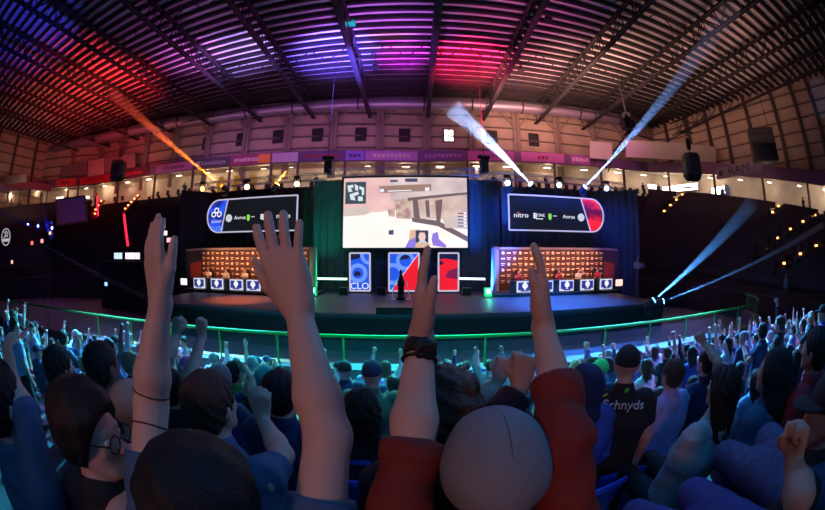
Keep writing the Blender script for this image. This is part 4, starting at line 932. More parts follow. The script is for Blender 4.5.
def figure(H, floor, yaw=0, hyaw=0, hpitch=0, hroll=0, arms=('down', 'down'), sit=False, sc=1.0, lean=(0, 0), sleeves='short', wr=0.0, h=.012, legs=None, wide=1.0, sleeve_end=None, want=('body', 'shirt', 'trousers', 'shoe')):
    """returns the meshes of one person; H is the head centre, all in local coordinates. arms: left, right as seen by the person."""
    H = np.array(H, float); f, r = yawf(yaw); U = vec(0, 0, 1); M = head_frame(yaw + hyaw, hpitch, hroll)
    ln = f * lean[1] + r * lean[0]
    nb = H - f * .03 * sc - U * .165 * sc + ln * .15; ch = H - f * .035 * sc - U * .37 * sc + ln * .5; pe = H - f * .02 * sc - U * .70 * sc + ln
    if not sit: pe[2] = max(pe[2], floor + .80)
    A = []
    for s, a in ((-1, arms[0]), (1, arms[1])):
        sh = nb + (r * s * .175 * wide - U * .065) * sc
        if isinstance(a, str): A.append((s, sh, *pose_arm(a, s, sh, f, r, sc)))
        else:
            sh2 = np.array(a.get('sh', sh), float); A.append((s, sh2, np.array(a['el'], float), np.array(a['wr'], float), np.array(a['u'], float), np.array(a['n'], float), dict(a.get('o', OPEN), sc=sc * 1.02 * a.get('hs', 1.0))))
    if legs: LG = legs
    elif sit: LG = [(pe + r * s * .095 - U * .02, pe + r * s * .13 + f * .43 + U * .01, pe + r * s * .12 + f * .40 + U * (-.42)) for s in (-1, 1)]
    else:
        LG = []
        for s in (-1, 1):
            hp = pe + r * s * .09 - U * .02; an = vec(pe[0], pe[1], floor + .08) + r * s * .12; LG.append((hp, (hp + an) / 2 + f * .035, an))
    def torso(S, g, w=0.0):
        for s in (-1, 1): S.cone(pe + r * s * .075 * wide * sc, ch + r * s * .085 * wide * sc, (.098 + g) * sc, (.108 + g) * sc, .09, wr=w, wf=45)
        for s, sh, *_ in A: S.cone(ch + r * s * .085 * wide * sc, sh - (sh - nb) * .12 - U * .01, (.108 + g) * sc, (.062 + g) * sc, .06)
        S.cone(nb - U * .05 * sc, nb + U * .005, (.09 + g) * sc, (.058 + g) * sc, .05)
    out = {}
    if 'body' in want:
        S = Solid(); torso(S, 0)
        for s, sh, el, wr_, u, n, o in A:
            S.cone(sh, el, .056 * sc, .043 * sc, .04); mid = el + (wr_ - el) * .3
            S.cone(el, mid, .043 * sc, .045 * sc, .02); S.cone(mid, wr_, .045 * sc, .027 * sc, .02)
            S.cone(wr_, wr_ + unit(u) * .02 * sc, .027 * sc, .024 * sc, .015)
            add_hand(S, wr_ + unit(u) * .008, u, n, s, **dict(dict(sc=sc * 1.02), **o))
        for hp, kn, an in LG:
            S.cone(hp, kn, .084, .056, .05); S.cone(kn, an, .054, .036, .03); S.cone(an - U * .02, an + unit(vec(kn[0] - hp[0], kn[1] - hp[1], 0) * 1 + f * .3) * .15 - U * .045, .036, .026, .02)
        add_head(S, H, M, sc, nb); out['body'] = S.mesh('body', h)
    if 'shirt' in want:
        S = Solid(); torso(S, .018, wr * .6)
        for i, (s, sh, el, wr_, u, n, o) in enumerate(A):
            kind = sleeves if isinstance(sleeves, str) else sleeves[i]
            if kind == 'short':
                e = sh + (el - sh) * .62; S.cone(sh, e, .072 * sc, .066 * sc, .04, True, wr)
            elif kind == 'elbow':
                S.cone(sh, el, .074 * sc, .060 * sc, .04, False, wr); S.cone(el, el + (wr_ - el) * .25, .060 * sc, .060 * sc, .02, True, wr)
            else:
                se = sleeve_end[i] if isinstance(sleeve_end, (tuple, list)) else sleeve_end
                S.cone(sh, el, .073 * sc, .056 * sc, .04, False, wr); S.cone(el, el + (wr_ - el) * (se or .93), .060 * sc, (.040 if not se else .058 if se < .3 else .056) * sc, .025, True, wr)
        hem = pe[2] - .07 * sc; S.cuts = [(vec(0, 0, hem), vec(0, 0, -1))] if not sit else []
        out['shirt'] = S.mesh('shirt', h * 1.0)
    if 'trousers' in want:
        S = Solid(); S.cone(pe - r * .08 * sc, pe + r * .08 * sc, .108 * sc, .108 * sc, .04)
        for hp, kn, an in LG: S.cone(hp, kn, .098, .070, .05, wr=.002, wf=40); S.cone(kn, an + (kn - an) * .04, .069, .052, .02, True, wr=.002, wf=50)
        out['trousers'] = S.mesh('trousers', max(h, .012))
    if 'shoe' in want:
        out['shoe'] = []
        for hp, kn, an in LG:
            S = Solid(); d = unit(vec(kn[0] - hp[0], kn[1] - hp[1], 0) + f * .3); S.cone(an - U * .035 - d * .03, an + d * .15 - U * .045, .043, .036, .02); S.cone(an - U * .03, an + U * .03, .045, .048, .03); S.cuts = [(an - U * .078, -U)]; out['shoe'].append(S.mesh('shoe', .014))
    out['M'] = M
    return out
M_skin = [mat('skin_light', (.72, .46, .36), .55, bump=.05, bscale=90), mat('skin_tan', (.55, .33, .24), .55, bump=.05, bscale=90), mat('skin_brown', (.28, .15, .10), .55)]
M_eye = mat('eye_white', (.8, .8, .8), .2)
M_jean = mat('blue_denim', (.06, .10, .24), .8, bump=.3, bscale=300, var=.25, vscale=30)
M_dark = mat('charcoal_trousers', (.03, .03, .04), .8); M_khaki = mat('khaki_trousers', (.25, .2, .13), .8)
M_shoe = mat('black_shoe', (.02, .02, .02), .5)
HAIRC = {'black': mat('black_hair', (.005, .004, .005), .65, bump=.3, bscale=160), 'brown': mat('brown_hair', (.055, .028, .016), .5, bump=.6, bscale=120), 'blond': mat('blond_hair', (.38, .26, .12), .5, bump=.6, bscale=120), 'grey': mat('grey_hair', (.3, .3, .3), .5, bump=.6, bscale=120)}
CLOTH = {n: mat('cloth_' + n.replace(' ', '_'), c, .8, bump=.25, bscale=160, var=.10, vscale=14) for n, c in {
 'white': (.80, .80, .85), 'black': (.02, .02, .025), 'navy': (.02, .035, .12), 'grey': (.25, .27, .30), 'pale grey': (.5, .52, .56), 'teal': (.05, .35, .36), 'purple': (.25, .12, .6), 'blue': (.05, .12, .60), 'red': (.45, .03, .05), 'maroon': (.10, .015, .03), 'green': (.06, .25, .07), 'lilac': (.55, .45, .85), 'brick red': (.24, .03, .022), 'slate blue': (.06, .14, .27), 'sky blue': (.3, .5, .85), 'khaki': (.18, .2, .15), 'pink': (.95, .10, .35), 'lime': (.10, .95, .25), 'heather grey': (.26, .27, .30), 'dark plum': (.05, .02, .04)}.items()}
# ---------------------------------------------------------------- seating terraces below the camera
def row_z(k): return -1.98 - .25 * (k - 1)
def row_y(k, x): return .45 + .85 * (k - 1) - .012 * x * x
M_terr = mat('terrace_concrete', (.10, .10, .12), .8, var=.2, vscale=2)
XS = np.linspace(-20, 17.5, 76)
m = MB(V3(0, 2, -3))
for k in range(-1, 10):
    z = row_z(k); a = [V3(x, row_y(k, x) - .42, z) for x in XS]; b = [V3(x, row_y(k, x) + .43, z) for x in XS]; c = [V3(x, row_y(k, x) + .43, row_z(k + 1)) for x in XS]
    m.ribbon(a, b)
    if k < 9: m.ribbon(b, c)
    else: m.ribbon(b, [V3(x, row_y(k, x) + .43, -4) for x in XS])
o = m.build('floor_terrace', M_terr); o['kind'] = 'structure'
# rail, posts and ledge in front of the crowd
def rail_xy(s):                                            # s runs along x; beyond 15 m the rail turns round the rink corner
    if s <= 14: return s, 8.6 - (.0075 if s < 0 else .001) * s * s
    a = min((s - 14) / 4.0, PI / 2); return 14 + 4 * math.sin(a), 8.4 + 4 * (1 - math.cos(a)) + max(0, (s - 14) - 4 * PI / 2)
SS = [-26 + i * .8 for i in range(57)]
M_green = mat('green_rail_paint', (.015, .42, .06), .7)
t = empty('guard_rail', V3(0, 8.6, -2.9), 'long curved green guard rail between the crowd and the rink floor', 'rail')
m = MB(V3(0, 8.6, -2.9)); m.tube([V3(*rail_xy(s), -2.1) for s in SS], .05, 8); m.build('hand_rail', M_green, t, smooth=True)
for s in [-24 + i * 1.85 for i in range(24)]:
    x, y = rail_xy(s); m = MB(V3(0, 8.6, -2.9)); m.tube([V3(x, y, -2.1), V3(x, y, -3.0)], .03, 6); m.build('post', M_green, t)
m = MB(V3(0, 8.6, -2.9))
M_glass = mat('rink_glass', (.5, .7, .75), .1, alpha=.13)
m.ribbon([V3(*rail_xy(s), -2.2) for s in SS], [V3(*rail_xy(s), -2.95) for s in SS]); m.build('glass_panel', M_glass, t)
m = MB(V3(0, 8.5, -3.4))
A = [V3(rail_xy(s)[0], rail_xy(s)[1] - .28, -2.93) for s in SS]; B = [V3(rail_xy(s)[0], rail_xy(s)[1] + .28, -2.93) for s in SS]
m.ribbon(A, B); m.ribbon(A, [a - Vector((0, 0, 1.07)) for a in A]); m.ribbon(B, [a - Vector((0, 0, 1.07)) for a in B])
tag(m.build('rink_board', mat('pale_board', (.13, .145, .16), .7, var=.1)), 'pale board with a flat top below the green rail', 'rink board')
m = MB(V3(-5, 8.4, -2.9)); q = [s for s in SS if -10 <= s <= -2.6]; 
m.ribbon([V3(rail_xy(s)[0], rail_xy(s)[1] + .29, -2.95) for s in q], [V3(rail_xy(s)[0], rail_xy(s)[1] + .29, -3.3) for s in q]); m.ribbon([V3(rail_xy(s)[0], rail_xy(s)[1] + .0, -2.915) for s in q], [V3(rail_xy(s)[0], rail_xy(s)[1] + .29, -2.915) for s in q])
tag(m.build('board_stripe', mat('orange_stripe', (.85, .28, .14), .5)), 'orange stripe along the top of the rink board, left half', 'stripe')
PEOPLE = []; KEEP = []
def make_person(parts, loc, label, skin, top, bottom, hair, hair_m, group=None, shoe=M_shoe, brim=None, hairname='hair'):
    t = empty('person', loc, label, 'person', group)
    def add(nm, me, m_):
        o = bpy.data.objects.new(nm, me); C.objects.link(o); o.parent = t
        if not me.materials: me.materials.append(m_)
        o.material_slots[0].link = 'OBJECT'; o.material_slots[0].material = m_; return o
    add('body', parts['body'], skin); b = add('shirt', parts['shirt'], top)
    if 'trousers' in parts: add('trousers', parts['trousers'], bottom)
    for s in parts.get('shoe', []): add('shoe', s, shoe)
    if hair is not None: hh = add(hairname, hair, hair_m)
    if brim is not None: add('cap_brim', brim, hair_m)
    PEOPLE.append((loc[0], loc[1])); return t
def sector(px):
    for lim, s in ((45, 'at left edge'), (85, 'below grey panel'), (135, 'below left curtain edge'), (180, 'behind left forearm'), (235, 'below left booth screens'), (285, 'left of big forearm'), (345, 'right of big forearm'), (385, 'below blue team screen'), (440, 'behind watch wrist'), (500, 'below right light strip'), (560, 'by right red sleeve'), (610, 'below right booth screens'), (655, 'below right booth end'), (705, 'below floor beams'), (760, 'below rail bend'), (900, 'at right edge')):
        if px < lim: return s
# ---------------------------------------------------------------- the people close to the camera
def W3(px, py, d): return np.array(at_r(px, py, d))
def row_at(x, y): return int(max(1, min(9, round((y + .012 * x * x - .45) / .85 + 1))))
HEROES = {}
def hero(key, px, py, dist, label, hair='short', hcol='black', top='black', bottom=None, skin=0, arms=('down', 'down'), h=.010, floor=None, hm=None, **k):
    H = W3(px, py, dist); kr = row_at(H[0], H[1]); fz = CZ + (row_z(kr) if floor is None else floor); loc = np.array([H[0], H[1], fz])
    if 'sit' not in k: k['sit'] = (H[2] - fz) < 1.36
    A = []
    for a in arms:
        if isinstance(a, str): A.append(a)
        else:
            b = dict(a)
            for q in ('el', 'wr', 'sh'):
                if q in b: b[q] = (W3(*b[q]) if abs(b[q][0]) > 3 else np.array(b[q])) - loc
            A.append(b)
    if k.get('legs'): k['legs'] = [tuple((W3(*q) - loc) for q in lg) for lg in k['legs']]
    Hl = H - loc; p = figure(Hl, 0, arms=A, h=h, **k); M = p['M']; sc = k.get('sc', 1.0)
    hair_me = hair_solid(hair, Hl, M, sc).mesh('hair', min(h, .007)) if hair else None
    brim = hair_solid('brim', Hl, M, sc).mesh('cap_brim', .006) if hair == 'cap' else None
    m_ = hm or (HAIRC[hcol] if hair in ('short', 'curly', 'long', 'straight', 'big', 'crop') else CLOTH.get(hcol))
    t = make_person(p, tuple(loc), label, M_skin[skin], CLOTH[top], bottom or M_dark, hair_me, m_, brim=brim, hairname='hair' if hair in ('short', 'curly', 'long', 'straight', 'big', 'crop') else str(hair))
    HEROES[key] = (t, Hl, M, sc); return t
U3 = (0, 0, 1)
# the man with both bare arms up, left of centre
hero('A', 206, 503, .64, 'Person seen from behind with both bare arms raised, blue shirt, bushy black hair', 'big', 'black', 'slate blue', skin=0, h=.0065, wr=.002, sleeves='short',
     arms=(dict(sh=(-.53, .34, CZ - .585), el=(151, 405, .845), wr=(161, 303, .80), u=(-.20, .0, 1), n=(.26, .96, 0), hs=1.03, o=dict(curl=(6, 9, 8), spread=.15, thumb=34)),
           dict(sh=(-.175, .36, CZ - .60), el=(328, 436, .66), wr=(299, 312, .715), u=(-.33, .02, 1), n=(.12, 1, 0), hs=1.2, o=dict(curl=(5, 7, 6), spread=1.35, thumb=48))))
# the beanie man
hero('B', 493, 470, .655, 'Person from behind in grey beanie and brick red sleeves, both flat hands raised', 'beanie', 'heather grey', 'brick red', skin=0, h=.0065, wr=.0035, sleeves='long', sleeve_end=(.10, .52), sc=.95,
     arms=(dict(sh=(-.045, .45, CZ - .57), el=(411, 458, .66), wr=(421, 338, .73), u=(.01, .02, 1), n=(1, -.06, 0), hs=1.06, o=dict(curl=(4, 5, 4), spread=.15, thumb=26)),
           dict(sh=(.31, .45, CZ - .56), el=(566, 447, .68), wr=(543, 327, .80), u=(-.02, .05, 1), n=(-.92, .38, 0), hs=1.06, o=dict(curl=(7, 8, 6), spread=.3, thumb=20))))
t, Hl, M, sc = HEROES['B']
def wrist_band(t, a, b, f, r, w, m_, name='watch', face=None):
    loc = np.array(t.location); a = np.array(a) - loc; b = np.array(b) - loc; p = a + (b - a) * f; d = unit(b - a)
    m = MB(); m.tube([Vector(p - d * w / 2), Vector(p - d * w / 4), Vector(p + d * w / 4), Vector(p + d * w / 2)], [r, r * 1.07, r * 1.07, r], 20); o = m.build(name, m_, t, smooth=True)
    if face is not None:
        n = unit(face); c = Vector(p + n * r * 1.02); q = MB(); q.lathe(c, [(0, w * .62), (.008, w * .6), (.010, w * .5)], 16, n); q.build('watch_face', M_blackp, o)
    return o
wrist_band(t, W3(411, 458, .66), W3(421, 338, .73), .90, .0335, .032, M_blackp, face=(.2, -1, .1))
wrist_band(t, W3(411, 458, .66), W3(421, 338, .73), .80, .0355, .006, mat('thin_bracelet', (.02, .02, .02), .5), 'bracelet')
m = MB(); c = Vector(Hl + M @ vec(.062, -.086, .012) * sc); m.lathe(c, [(0, .016), (.005, .015)], 6, (.62, -.78, 0)); m.build('beanie_patch', mat('navy_patch', (.02, .03, .10), .5), t)
m = MB(); m.lathe(c + Vector((.005, -.005, .0)), [(0.001, .006), (.006, .005)], 12, (.62, -.78, 0)); m.build('patch_mark', mat('white_mark', (.7, .7, .75), .5), t)
m = MB()
for i in range(13):
    a = PI * i / 12; pass
pts = [Vector(Hl + M @ (vec(x, -.012 - .1145 * math.cos(v), .040 + .100 * math.sin(v)) * sc)) for x, v in [(0, q) for q in np.linspace(-.3, 1.5, 14)]]
m.tube(pts, .0012, 5); m.build('beanie_seam', mat('seam_thread', (.15, .16, .18), .7), t)
t, Hl, M, sc = HEROES['A']
for f, nm in ((.28, 'dark_arm_line'), (.98, 'dark_arm_line')): pass
M_ink = mat('forearm_ink', (.06, .03, .03), .6)
loc = np.array(t.location)
wrist_band(t, W3(151, 405, .845), W3(161, 303, .80), .13, .0455, .0035, M_ink, 'arm_marking'); wrist_band(t, (-.53, .34, CZ - .585), W3(151, 405, .845), .84, .0465, .0035, M_ink, 'arm_marking')
# glasses man in profile at the left
hero('C', 90, 432, .95, 'Person in profile with glasses and bushy dark hair, left of the raised arms', 'big', 'black', 'black', skin=0, h=.008, hyaw=-1.25, sc=1.0,
     arms=('down', dict(el=(118, 530, .9), wr=(146, 486, .95), u=(-.6, .1, .75), n=(-.4, 1, 0), o=FIST)))
t, Hl, M, sc = HEROES['C']
m = MB()
for s in (-1, 1):
    q = [Vector(Hl + M @ (vec(s * .034 + .026 * math.cos(a), .108, .004 + .021 * math.sin(a)) * sc)) for a in np.linspace(0, 2 * PI, 17)]
    m.tube(q, .0022, 5, False); m.tube([Vector(Hl + M @ (vec(s * .060, .106, .01) * sc)), Vector(Hl + M @ (vec(s * .082, .01, .01) * sc))], .0022, 5)
m.tube([Vector(Hl + M @ (vec(-.009, .108, .006) * sc)), Vector(Hl + M @ (vec(.009, .108, .006) * sc))], .0022, 5); g = m.build('glasses', M_blackp, t)
m = MB()
for s in (-1, 1): m.lathe(Vector(Hl + M @ (vec(s * .034, .109, .004) * sc)), [(0, .025), (.001, .025)], 16, Vector(M[:, 1]))
m.build('lens', mat('clear_lens', (.2, .25, .3), .05, alpha=.10), g)
for s in (-1, 1):
    m = MB(); m.lathe(Vector(Hl + M @ (vec(s * .031, .078, .004) * sc)), [(-.012, .003), (-.008, .010), (0, .0125), (.008, .010), (.012, .003)], 12, Vector(M[:, 1])); m.build('eye', M_eye, t, smooth=True)
hero('D', 135, 408, 1.35, 'Person with a bald head just behind the left raised forearm', None, '', 'dark plum', skin=1, hyaw=-.4)
hero('F', 103, 366, 1.75, 'Person with short black hair and black top above the bald head', 'crop', 'black', 'black', skin=2)
hero('X', 4, 400, 1.25, 'Person in denim blue shirt raising a hand at the left edge', 'short', 'black', 'slate blue', arms=('down', dict(el=(27, 414, 1.2), wr=(13, 381, 1.25), u=(-.1, .1, 1), n=(0, 1, 0), o=dict(curl=(35, 40, 25), spread=.5, thumb=40))), sleeves=('short', 'long'), sleeve_end=.2)
hero('Y', 60, 368, 2.1, 'Person with black hair and navy top right of the denim shirt', 'short', 'black', 'navy')
hero('G', 172, 388, 2.2, 'Person with short black hair and two teal lit fists up beside bare arm', 'short', 'black', 'black', skin=0,
     arms=(dict(el=(168, 356, 2.15), wr=(177, 335, 2.25), u=(.1, 0, 1), n=(0, 1, 0), o=FIST), dict(el=(189, 382, 2.05), wr=(202, 337, 2.2), u=(0, 0, 1), n=(0, 1, 0), o=FIST)))
hero('G2', 188, 367, 3.9, 'Person in a bright pink cap between the raised arms', 'cap', 'pink', 'navy', hpitch=-.3)
hero('H', 183, 342, 8.05, 'Person in white top facing the crowd by the green rail', 'short', 'brown', 'white', arms=('clap', 'clap'), yaw=PI, floor=-3.85, h=.014)
hero('I', 212, 404, 1.25, 'Person with combed brown hair and grey blue T-shirt left of bare forearm', 'short', 'brown', 'slate blue', skin=0, yaw=-.25, lean=(.10, 0), h=.009, wr=.002, wide=1.1, sit=False, arms=('down', dict(el=(283, 455, 1.35), wr=(262, 418, 1.5), u=(.1, .1, 1), n=(-.3, 1, 0), o=dict(curl=(50, 55, 30), spread=.4, thumb=40))))
hero('J', 236, 372, 3.4, 'Person with black hair shading the eyes with the right hand, green sleeve', 'crop', 'black', 'green', arms=('down', dict(el=(258, 385, 3.2), wr=(246, 370, 3.3), u=(-.8, .1, .5), n=(0, 1, 0), o=OPEN)), hyaw=-.5)
hero('J2', 266, 379, 3.2, 'Person in a green grey beanie left of the bare forearm', 'beanie', 'teal', 'black')
hero('K', 281, 393, 1.75, 'Person with black hair in a dotted navy shirt behind the bare forearm', 'short', 'black', 'navy', arms=('clap', 'down'))
hero('L', 361, 410, 2.15, 'Person with long straight dark hair right of the bare forearm', 'straight', 'black', 'black', hyaw=.1, h=.009, sc=1.12)
hero('M', 372, 374, 3.0, 'Person in khaki jacket and navy cap below the red signal', 'cap', 'navy', 'khaki', wide=1.25, sleeves='long')
hero('N', 446, 412, .98, 'Person with tousled brown hair just left of the grey beanie', 'curly', 'brown', 'black', h=.009, hroll=-.1)
hero('O', 508, 436, 1.25, 'Person in dark plum jacket raising a fist behind the grey beanie', 'short', 'black', 'dark plum', skin=1, arms=('down', dict(sh=(500, 440, 1.22), el=(503, 414, 1.12), wr=(520, 388, 1.15), u=(.15, .1, 1), n=(0, 1, 0), o=FIST)), sleeves='long', h=.008, sleeve_end=.75)
hero('O2', 474, 412, 1.75, 'Person in purple jersey raising a pale fist above the grey beanie', 'short', 'brown', 'purple', arms=('down', dict(el=(483, 398, 1.6), wr=(498, 381, 1.65), u=(.35, .1, 1), n=(0, 1, 0), o=FIST)), sleeves='short', h=.009)
hero('P', 584, 384, 2.1, 'Person in a navy hood beside the right red sleeve', 'hood', 'navy', 'blue', h=.009, sleeves='long', wr=.003)
hero('Q', 600, 370, 3.8, 'Person in a bright lime green cap right of the navy hood', 'cap', 'lime', 'navy')
hero('R', 627, 364, 2.3, 'Person in black cap and black jersey lettered Schnyds', 'cap', 'black', 'black', h=.009, wide=1.05, yaw=-.5)
t, Hl, M, sc = HEROES['R']
def on_back(o, Hl, zoff):
    for v in o.data.vertices:
        x = v.co.x; r = .124; y = -math.sqrt(max(1e-6, r * r - max(0, abs(x) - .088) ** 2)); v.co.y = v.co.z * 1.0 if False else v.co.y
def back_text(t, Hl, s, size, z, m_, nm='lettering'):
    o = text_obj(nm, s, size, m_, (0, 0, 0), (0, 0, 0), t, .001)
    for v in o.data.vertices:
        x, yy, zz = v.co; r = .127; yb = -math.sqrt(max(1e-6, r * r - max(0, abs(x) - .085) ** 2)); v.co = (Hl[0] + x, Hl[1] - .035 + yb - .004 - (.01 if zz > 0 else 0), Hl[2] + z + yy)
    c, s_ = math.cos(-.5), math.sin(-.5)
    for v in o.data.vertices:
        x, y = v.co.x - Hl[0], v.co.y - Hl[1]; v.co.x = Hl[0] + c * x - s_ * y; v.co.y = Hl[1] + s_ * x + c * y
    return o
back_text(t, Hl, 'Schnyds', .088, -.215, mat('jersey_print', (.75, .85, .95), .5))
m = MB(); m.box(Vector(Hl) + Vector((-.08, -.148, -.115)), (.028, .008, .022)); m.build('green_mark', mat('jersey_green', (.15, .9, .1), .5), t)
m = MB(); m.tube([Vector(Hl) + Vector(q) for q in ((-.235, .0, -.225), (-.20, -.03, -.185), (-.16, -.05, -.16))], .006, 6); m.build('yellow_piping', mat('jersey_yellow', (.8, .75, .05), .5), t)
hero('S', 672, 374, 2.9, 'Person with brown hair in a lilac shirt right of the lettered jersey', 'short', 'brown', 'lilac', wr=.002)
hero('T1', 706, 362, 3.3, 'Person in dark blue top, right arm bent up to a fist', 'crop', 'black', 'navy', arms=('down', dict(el=(718, 362, 3.1), wr=(704, 343, 3.2), u=(-.5, .1, .8), n=(0, 1, 0), o=FIST)), sleeves='short')
hero('T', 722, 388, 2.1, 'Person with very long black hair in a pale grey top, sitting', 'long', 'black', 'pale grey', sit=True, lean=(-.15, .05), hroll=.05, h=.009, wr=.003)
hero('U', 772, 372, 2.1, 'Person in black hood and denim blue shirt facing away at the right', 'hood', 'black', 'slate blue', hyaw=.3, h=.009, skin=0, sleeves='long')
hero('W', 815, 350, 2.2, 'Person with black hair in a dark red hooded top at the right edge', 'short', 'black', 'red', skin=1, sleeves='long', wide=1.15)
hero('V', 828, 408, 1.3, 'Person in black top and ripped blue jeans seated at the right edge', 'cap', 'black', 'black', bottom=M_jean, skin=1, sit=True, h=.009, yaw=.35, hyaw=.5,
     legs=[((795, 497, 1.35), (726, 454, 1.75), (738, 520, 2.0)), ((815, 492, 1.35), (768, 438, 1.7), (765, 505, 2.0))], arms=(dict(el=(800, 500, .95), wr=(793, 462, 1.05), u=(0, .3, 1), n=(-1, .2, 0), o=FIST), 'down'))
t, Hl, M, sc = HEROES['V']
M_rip = mat('denim_rip', (.25, .34, .42), .8)
loc = np.array(t.location)
for (a, b), fs in ((((795, 497, 1.35), (726, 454, 1.75)), (.35, .5, .68, .85)), (((815, 492, 1.35), (768, 438, 1.7)), (.55, .72, .88))):
    a = W3(*a) - loc; b = W3(*b) - loc; d = unit(b - a)
    for f in fs:
        p = a + (b - a) * f; toc = unit((np.array([0, 0, CZ]) - loc) - p); n = unit(toc - d * (toc @ d) + vec(0, 0, .4)); n = unit(n - d * (n @ d)); r = .098 + (.070 - .098) * f
        sd = np.cross(d, n); m = MB(); q = [Vector(p + (n * math.cos(e) + sd * math.sin(e)) * (r + .001) + d * .016 * math.sin(ph)) for ph, e in ((x, .32 * math.cos(x)) for x in np.linspace(0, 2 * PI, 13))]
        m.tube(q, .003, 5, False); m.build('jean_rip', M_rip, t)
hero('Z', 770, 585, 1.05, 'Person in plain blue jeans whose knees show at the bottom right', 'short', 'black', 'black', bottom=mat('plain_denim', (.05, .07, .30), .8, bump=.3, bscale=300), sit=True, h=.014,
     legs=[((735, 560, 1.2), (636, 514, 1.55), (620, 570, 1.8)), ((760, 545, 1.2), (692, 492, 1.55), (690, 560, 1.8))])
KEEP += [(1.6, 1.3), (2.1, 1.4), (1.2, 1.9), (.1, .45), (-.3, .45), (1.3, 1.6), (1.8, 1.6), (-.15, 1.1), (-.1, 2.0), (1.5, 2.1)]
# ---------------------------------------------------------------- blue plastic seats among the near rows
M_seat = mat('blue_plastic_seat', (.03, .10, .75), .35)
def make_seat(label):
    t = empty('arena_seat', (0, 0, 0), label, 'seat', 'blue arena seats of the near rows')
    S = 11
    def shell(f, th, name, m_):
        vs = []; fs = []; n = 9
        for i in range(n):
            for j in range(S):
                a, b = f(i / (n - 1), (j / (S - 1)) * 2 - 1); vs.append(a); 
        for i in range(n - 1):
            for j in range(S - 1): fs.append((i * S + j, i * S + j + 1, (i + 1) * S + j + 1, (i + 1) * S + j))
        me = bpy.data.meshes.new(name); me.from_pydata(vs, [], fs); o = link_mesh(name, me, m_, t, smooth=True); md = o.modifiers.new('thick', 'SOLIDIFY'); md.thickness = th; md.offset = 0
        return o
    shell(lambda v, u: ((u * .225 * (1 - .12 * max(0, v - .7)), -.02 - .09 * v + .055 * u * u + (-.02 if v > .93 else 0), .42 + v * (.42 - .05 * u * u)), 0), .018, 'backrest', M_seat)
    shell(lambda v, u: ((u * .22, -.02 + v * .40, .42 + .03 * u * u + .02 * math.cos(v * PI) + (-.03 if v > .93 else 0)), 0), .02, 'seat_pan', M_seat)
    m = MB(); m.tube([(u * .212, -.115 + .055 * u * u, .842 - .05 * u * u) for u in np.linspace(-1, 1, 13)], .016, 8); m.build('top_edge', M_seat, t, smooth=True)
    m = MB(); m.bar((0, -.08, -.42), (0, .0, .42), .06);  m.bar((-.2, .06, .39), (.2, .06, .39), .05); m.build('bracket', M_steel, t)
    return t
seat0 = None; seats = []
for k in (2, 3, 4, 5, 6):
    for i in range(-16, 17):
        x = i * .56 + (k % 2) * .28; y = row_y(k, x) - .12
        if y < .35: continue
        px, py = pix(V3(x, y, row_z(k) + .8))
        if 0 < px < 825 and 415 < py - (40 if k == 2 else 0) < 512: seats.append((k, x, y, px, py))
extra = [(361, 459, 1.78, 0, 'blue plastic seat behind the long straight dark hair'), (362, 481, 1.52, 0, 'blue plastic seat right of the big forearm, lower of two'), (632, 468, 1.50, .25, 'blue plastic seat below the lettered jersey, upper of two'), (662, 478, 1.30, -.35, 'blue plastic seat below the lettered jersey, curved lower one'), (604, 486, 1.30, .5, 'blue plastic seat end right of the right red sleeve'), (40, 472, 1.0, .5, 'blue plastic seat at the bottom left below the denim shirt'), (303, 470, 1.7, 0, 'blue plastic seat behind the plaid lap left of the forearm')]
seat0 = make_seat('x')
for j, (px, py, y, rz, lab) in enumerate(extra):
    t = seat0 if j == 0 else copy_tree(seat0); p = at_y(px, py, y); t.location = (p.x, p.y + .1, p.z - .85); t.rotation_euler = (0, 0, rz - .35 * (p.x > .6)); t['label'] = lab; KEEP.append((p.x, p.y)); EX = [(q[0], q[1]) for q in KEEP]
seats = [s for s in seats if min(math.hypot(s[1] - a, s[2] - b) for a, b in EX) > .5]
for n, (k, x, y, px, py) in enumerate(seats):
    if seat0 is None: seat0 = make_seat('x'); t = seat0
    else: t = copy_tree(seat0)
    t.location = V3(x, y, row_z(k) + (.17 if k == 2 else 0)); t.rotation_euler = (0, 0, x * .024 * -1)
    mates = sorted(s[3] for s in seats if s[0] == k and sector(s[3]) == sector(px)); j = mates.index(px)
    t['label'] = ('' if len(mates) == 1 else ['leftmost ', 'second ', 'third '][j]) + 'blue plastic seat in the %s row ahead, %s' % (['', '', 'second', 'third', 'fourth', 'fifth', 'sixth'][k], sector(px))
print('SEATS', len(seats))
# ---------------------------------------------------------------- the crowd: one build of each pose, copied person by person
def proto(**k):
    sit = k.pop('sit', False); H = (0, 0, 1.20 if sit else 1.60)
    return figure(H, 0, sit=sit, h=.0135, **k)
POSES = {
 'stand': dict(arms=('down', 'down')), 'fists': dict(arms=('fist', 'fist')), 'rfist': dict(arms=('down', 'fist')), 'lfist': dict(arms=('fist', 'clap')),
 'vee': dict(arms=('open', 'open')), 'rslant': dict(arms=('clap', 'slant')), 'lopen': dict(arms=('open', 'down')), 'clap': dict(arms=('clap', 'clap'), hyaw=.3),
 'phone': dict(arms=('lap', 'phone'), hpitch=.05), 'lookl': dict(arms=('down', 'clap'), hyaw=.9), 'lookr': dict(arms=('clap', 'down'), hyaw=-.9),
 'sit': dict(sit=True, arms=('lap', 'lap')), 'sitclap': dict(sit=True, arms=('clap', 'clap')), 'sitfist': dict(sit=True, arms=('lap', 'fist')), 'sitlook': dict(sit=True, arms=('lap', 'lap'), hyaw=-.8), 'sithead': dict(sit=True, arms=('head', 'lap'))}
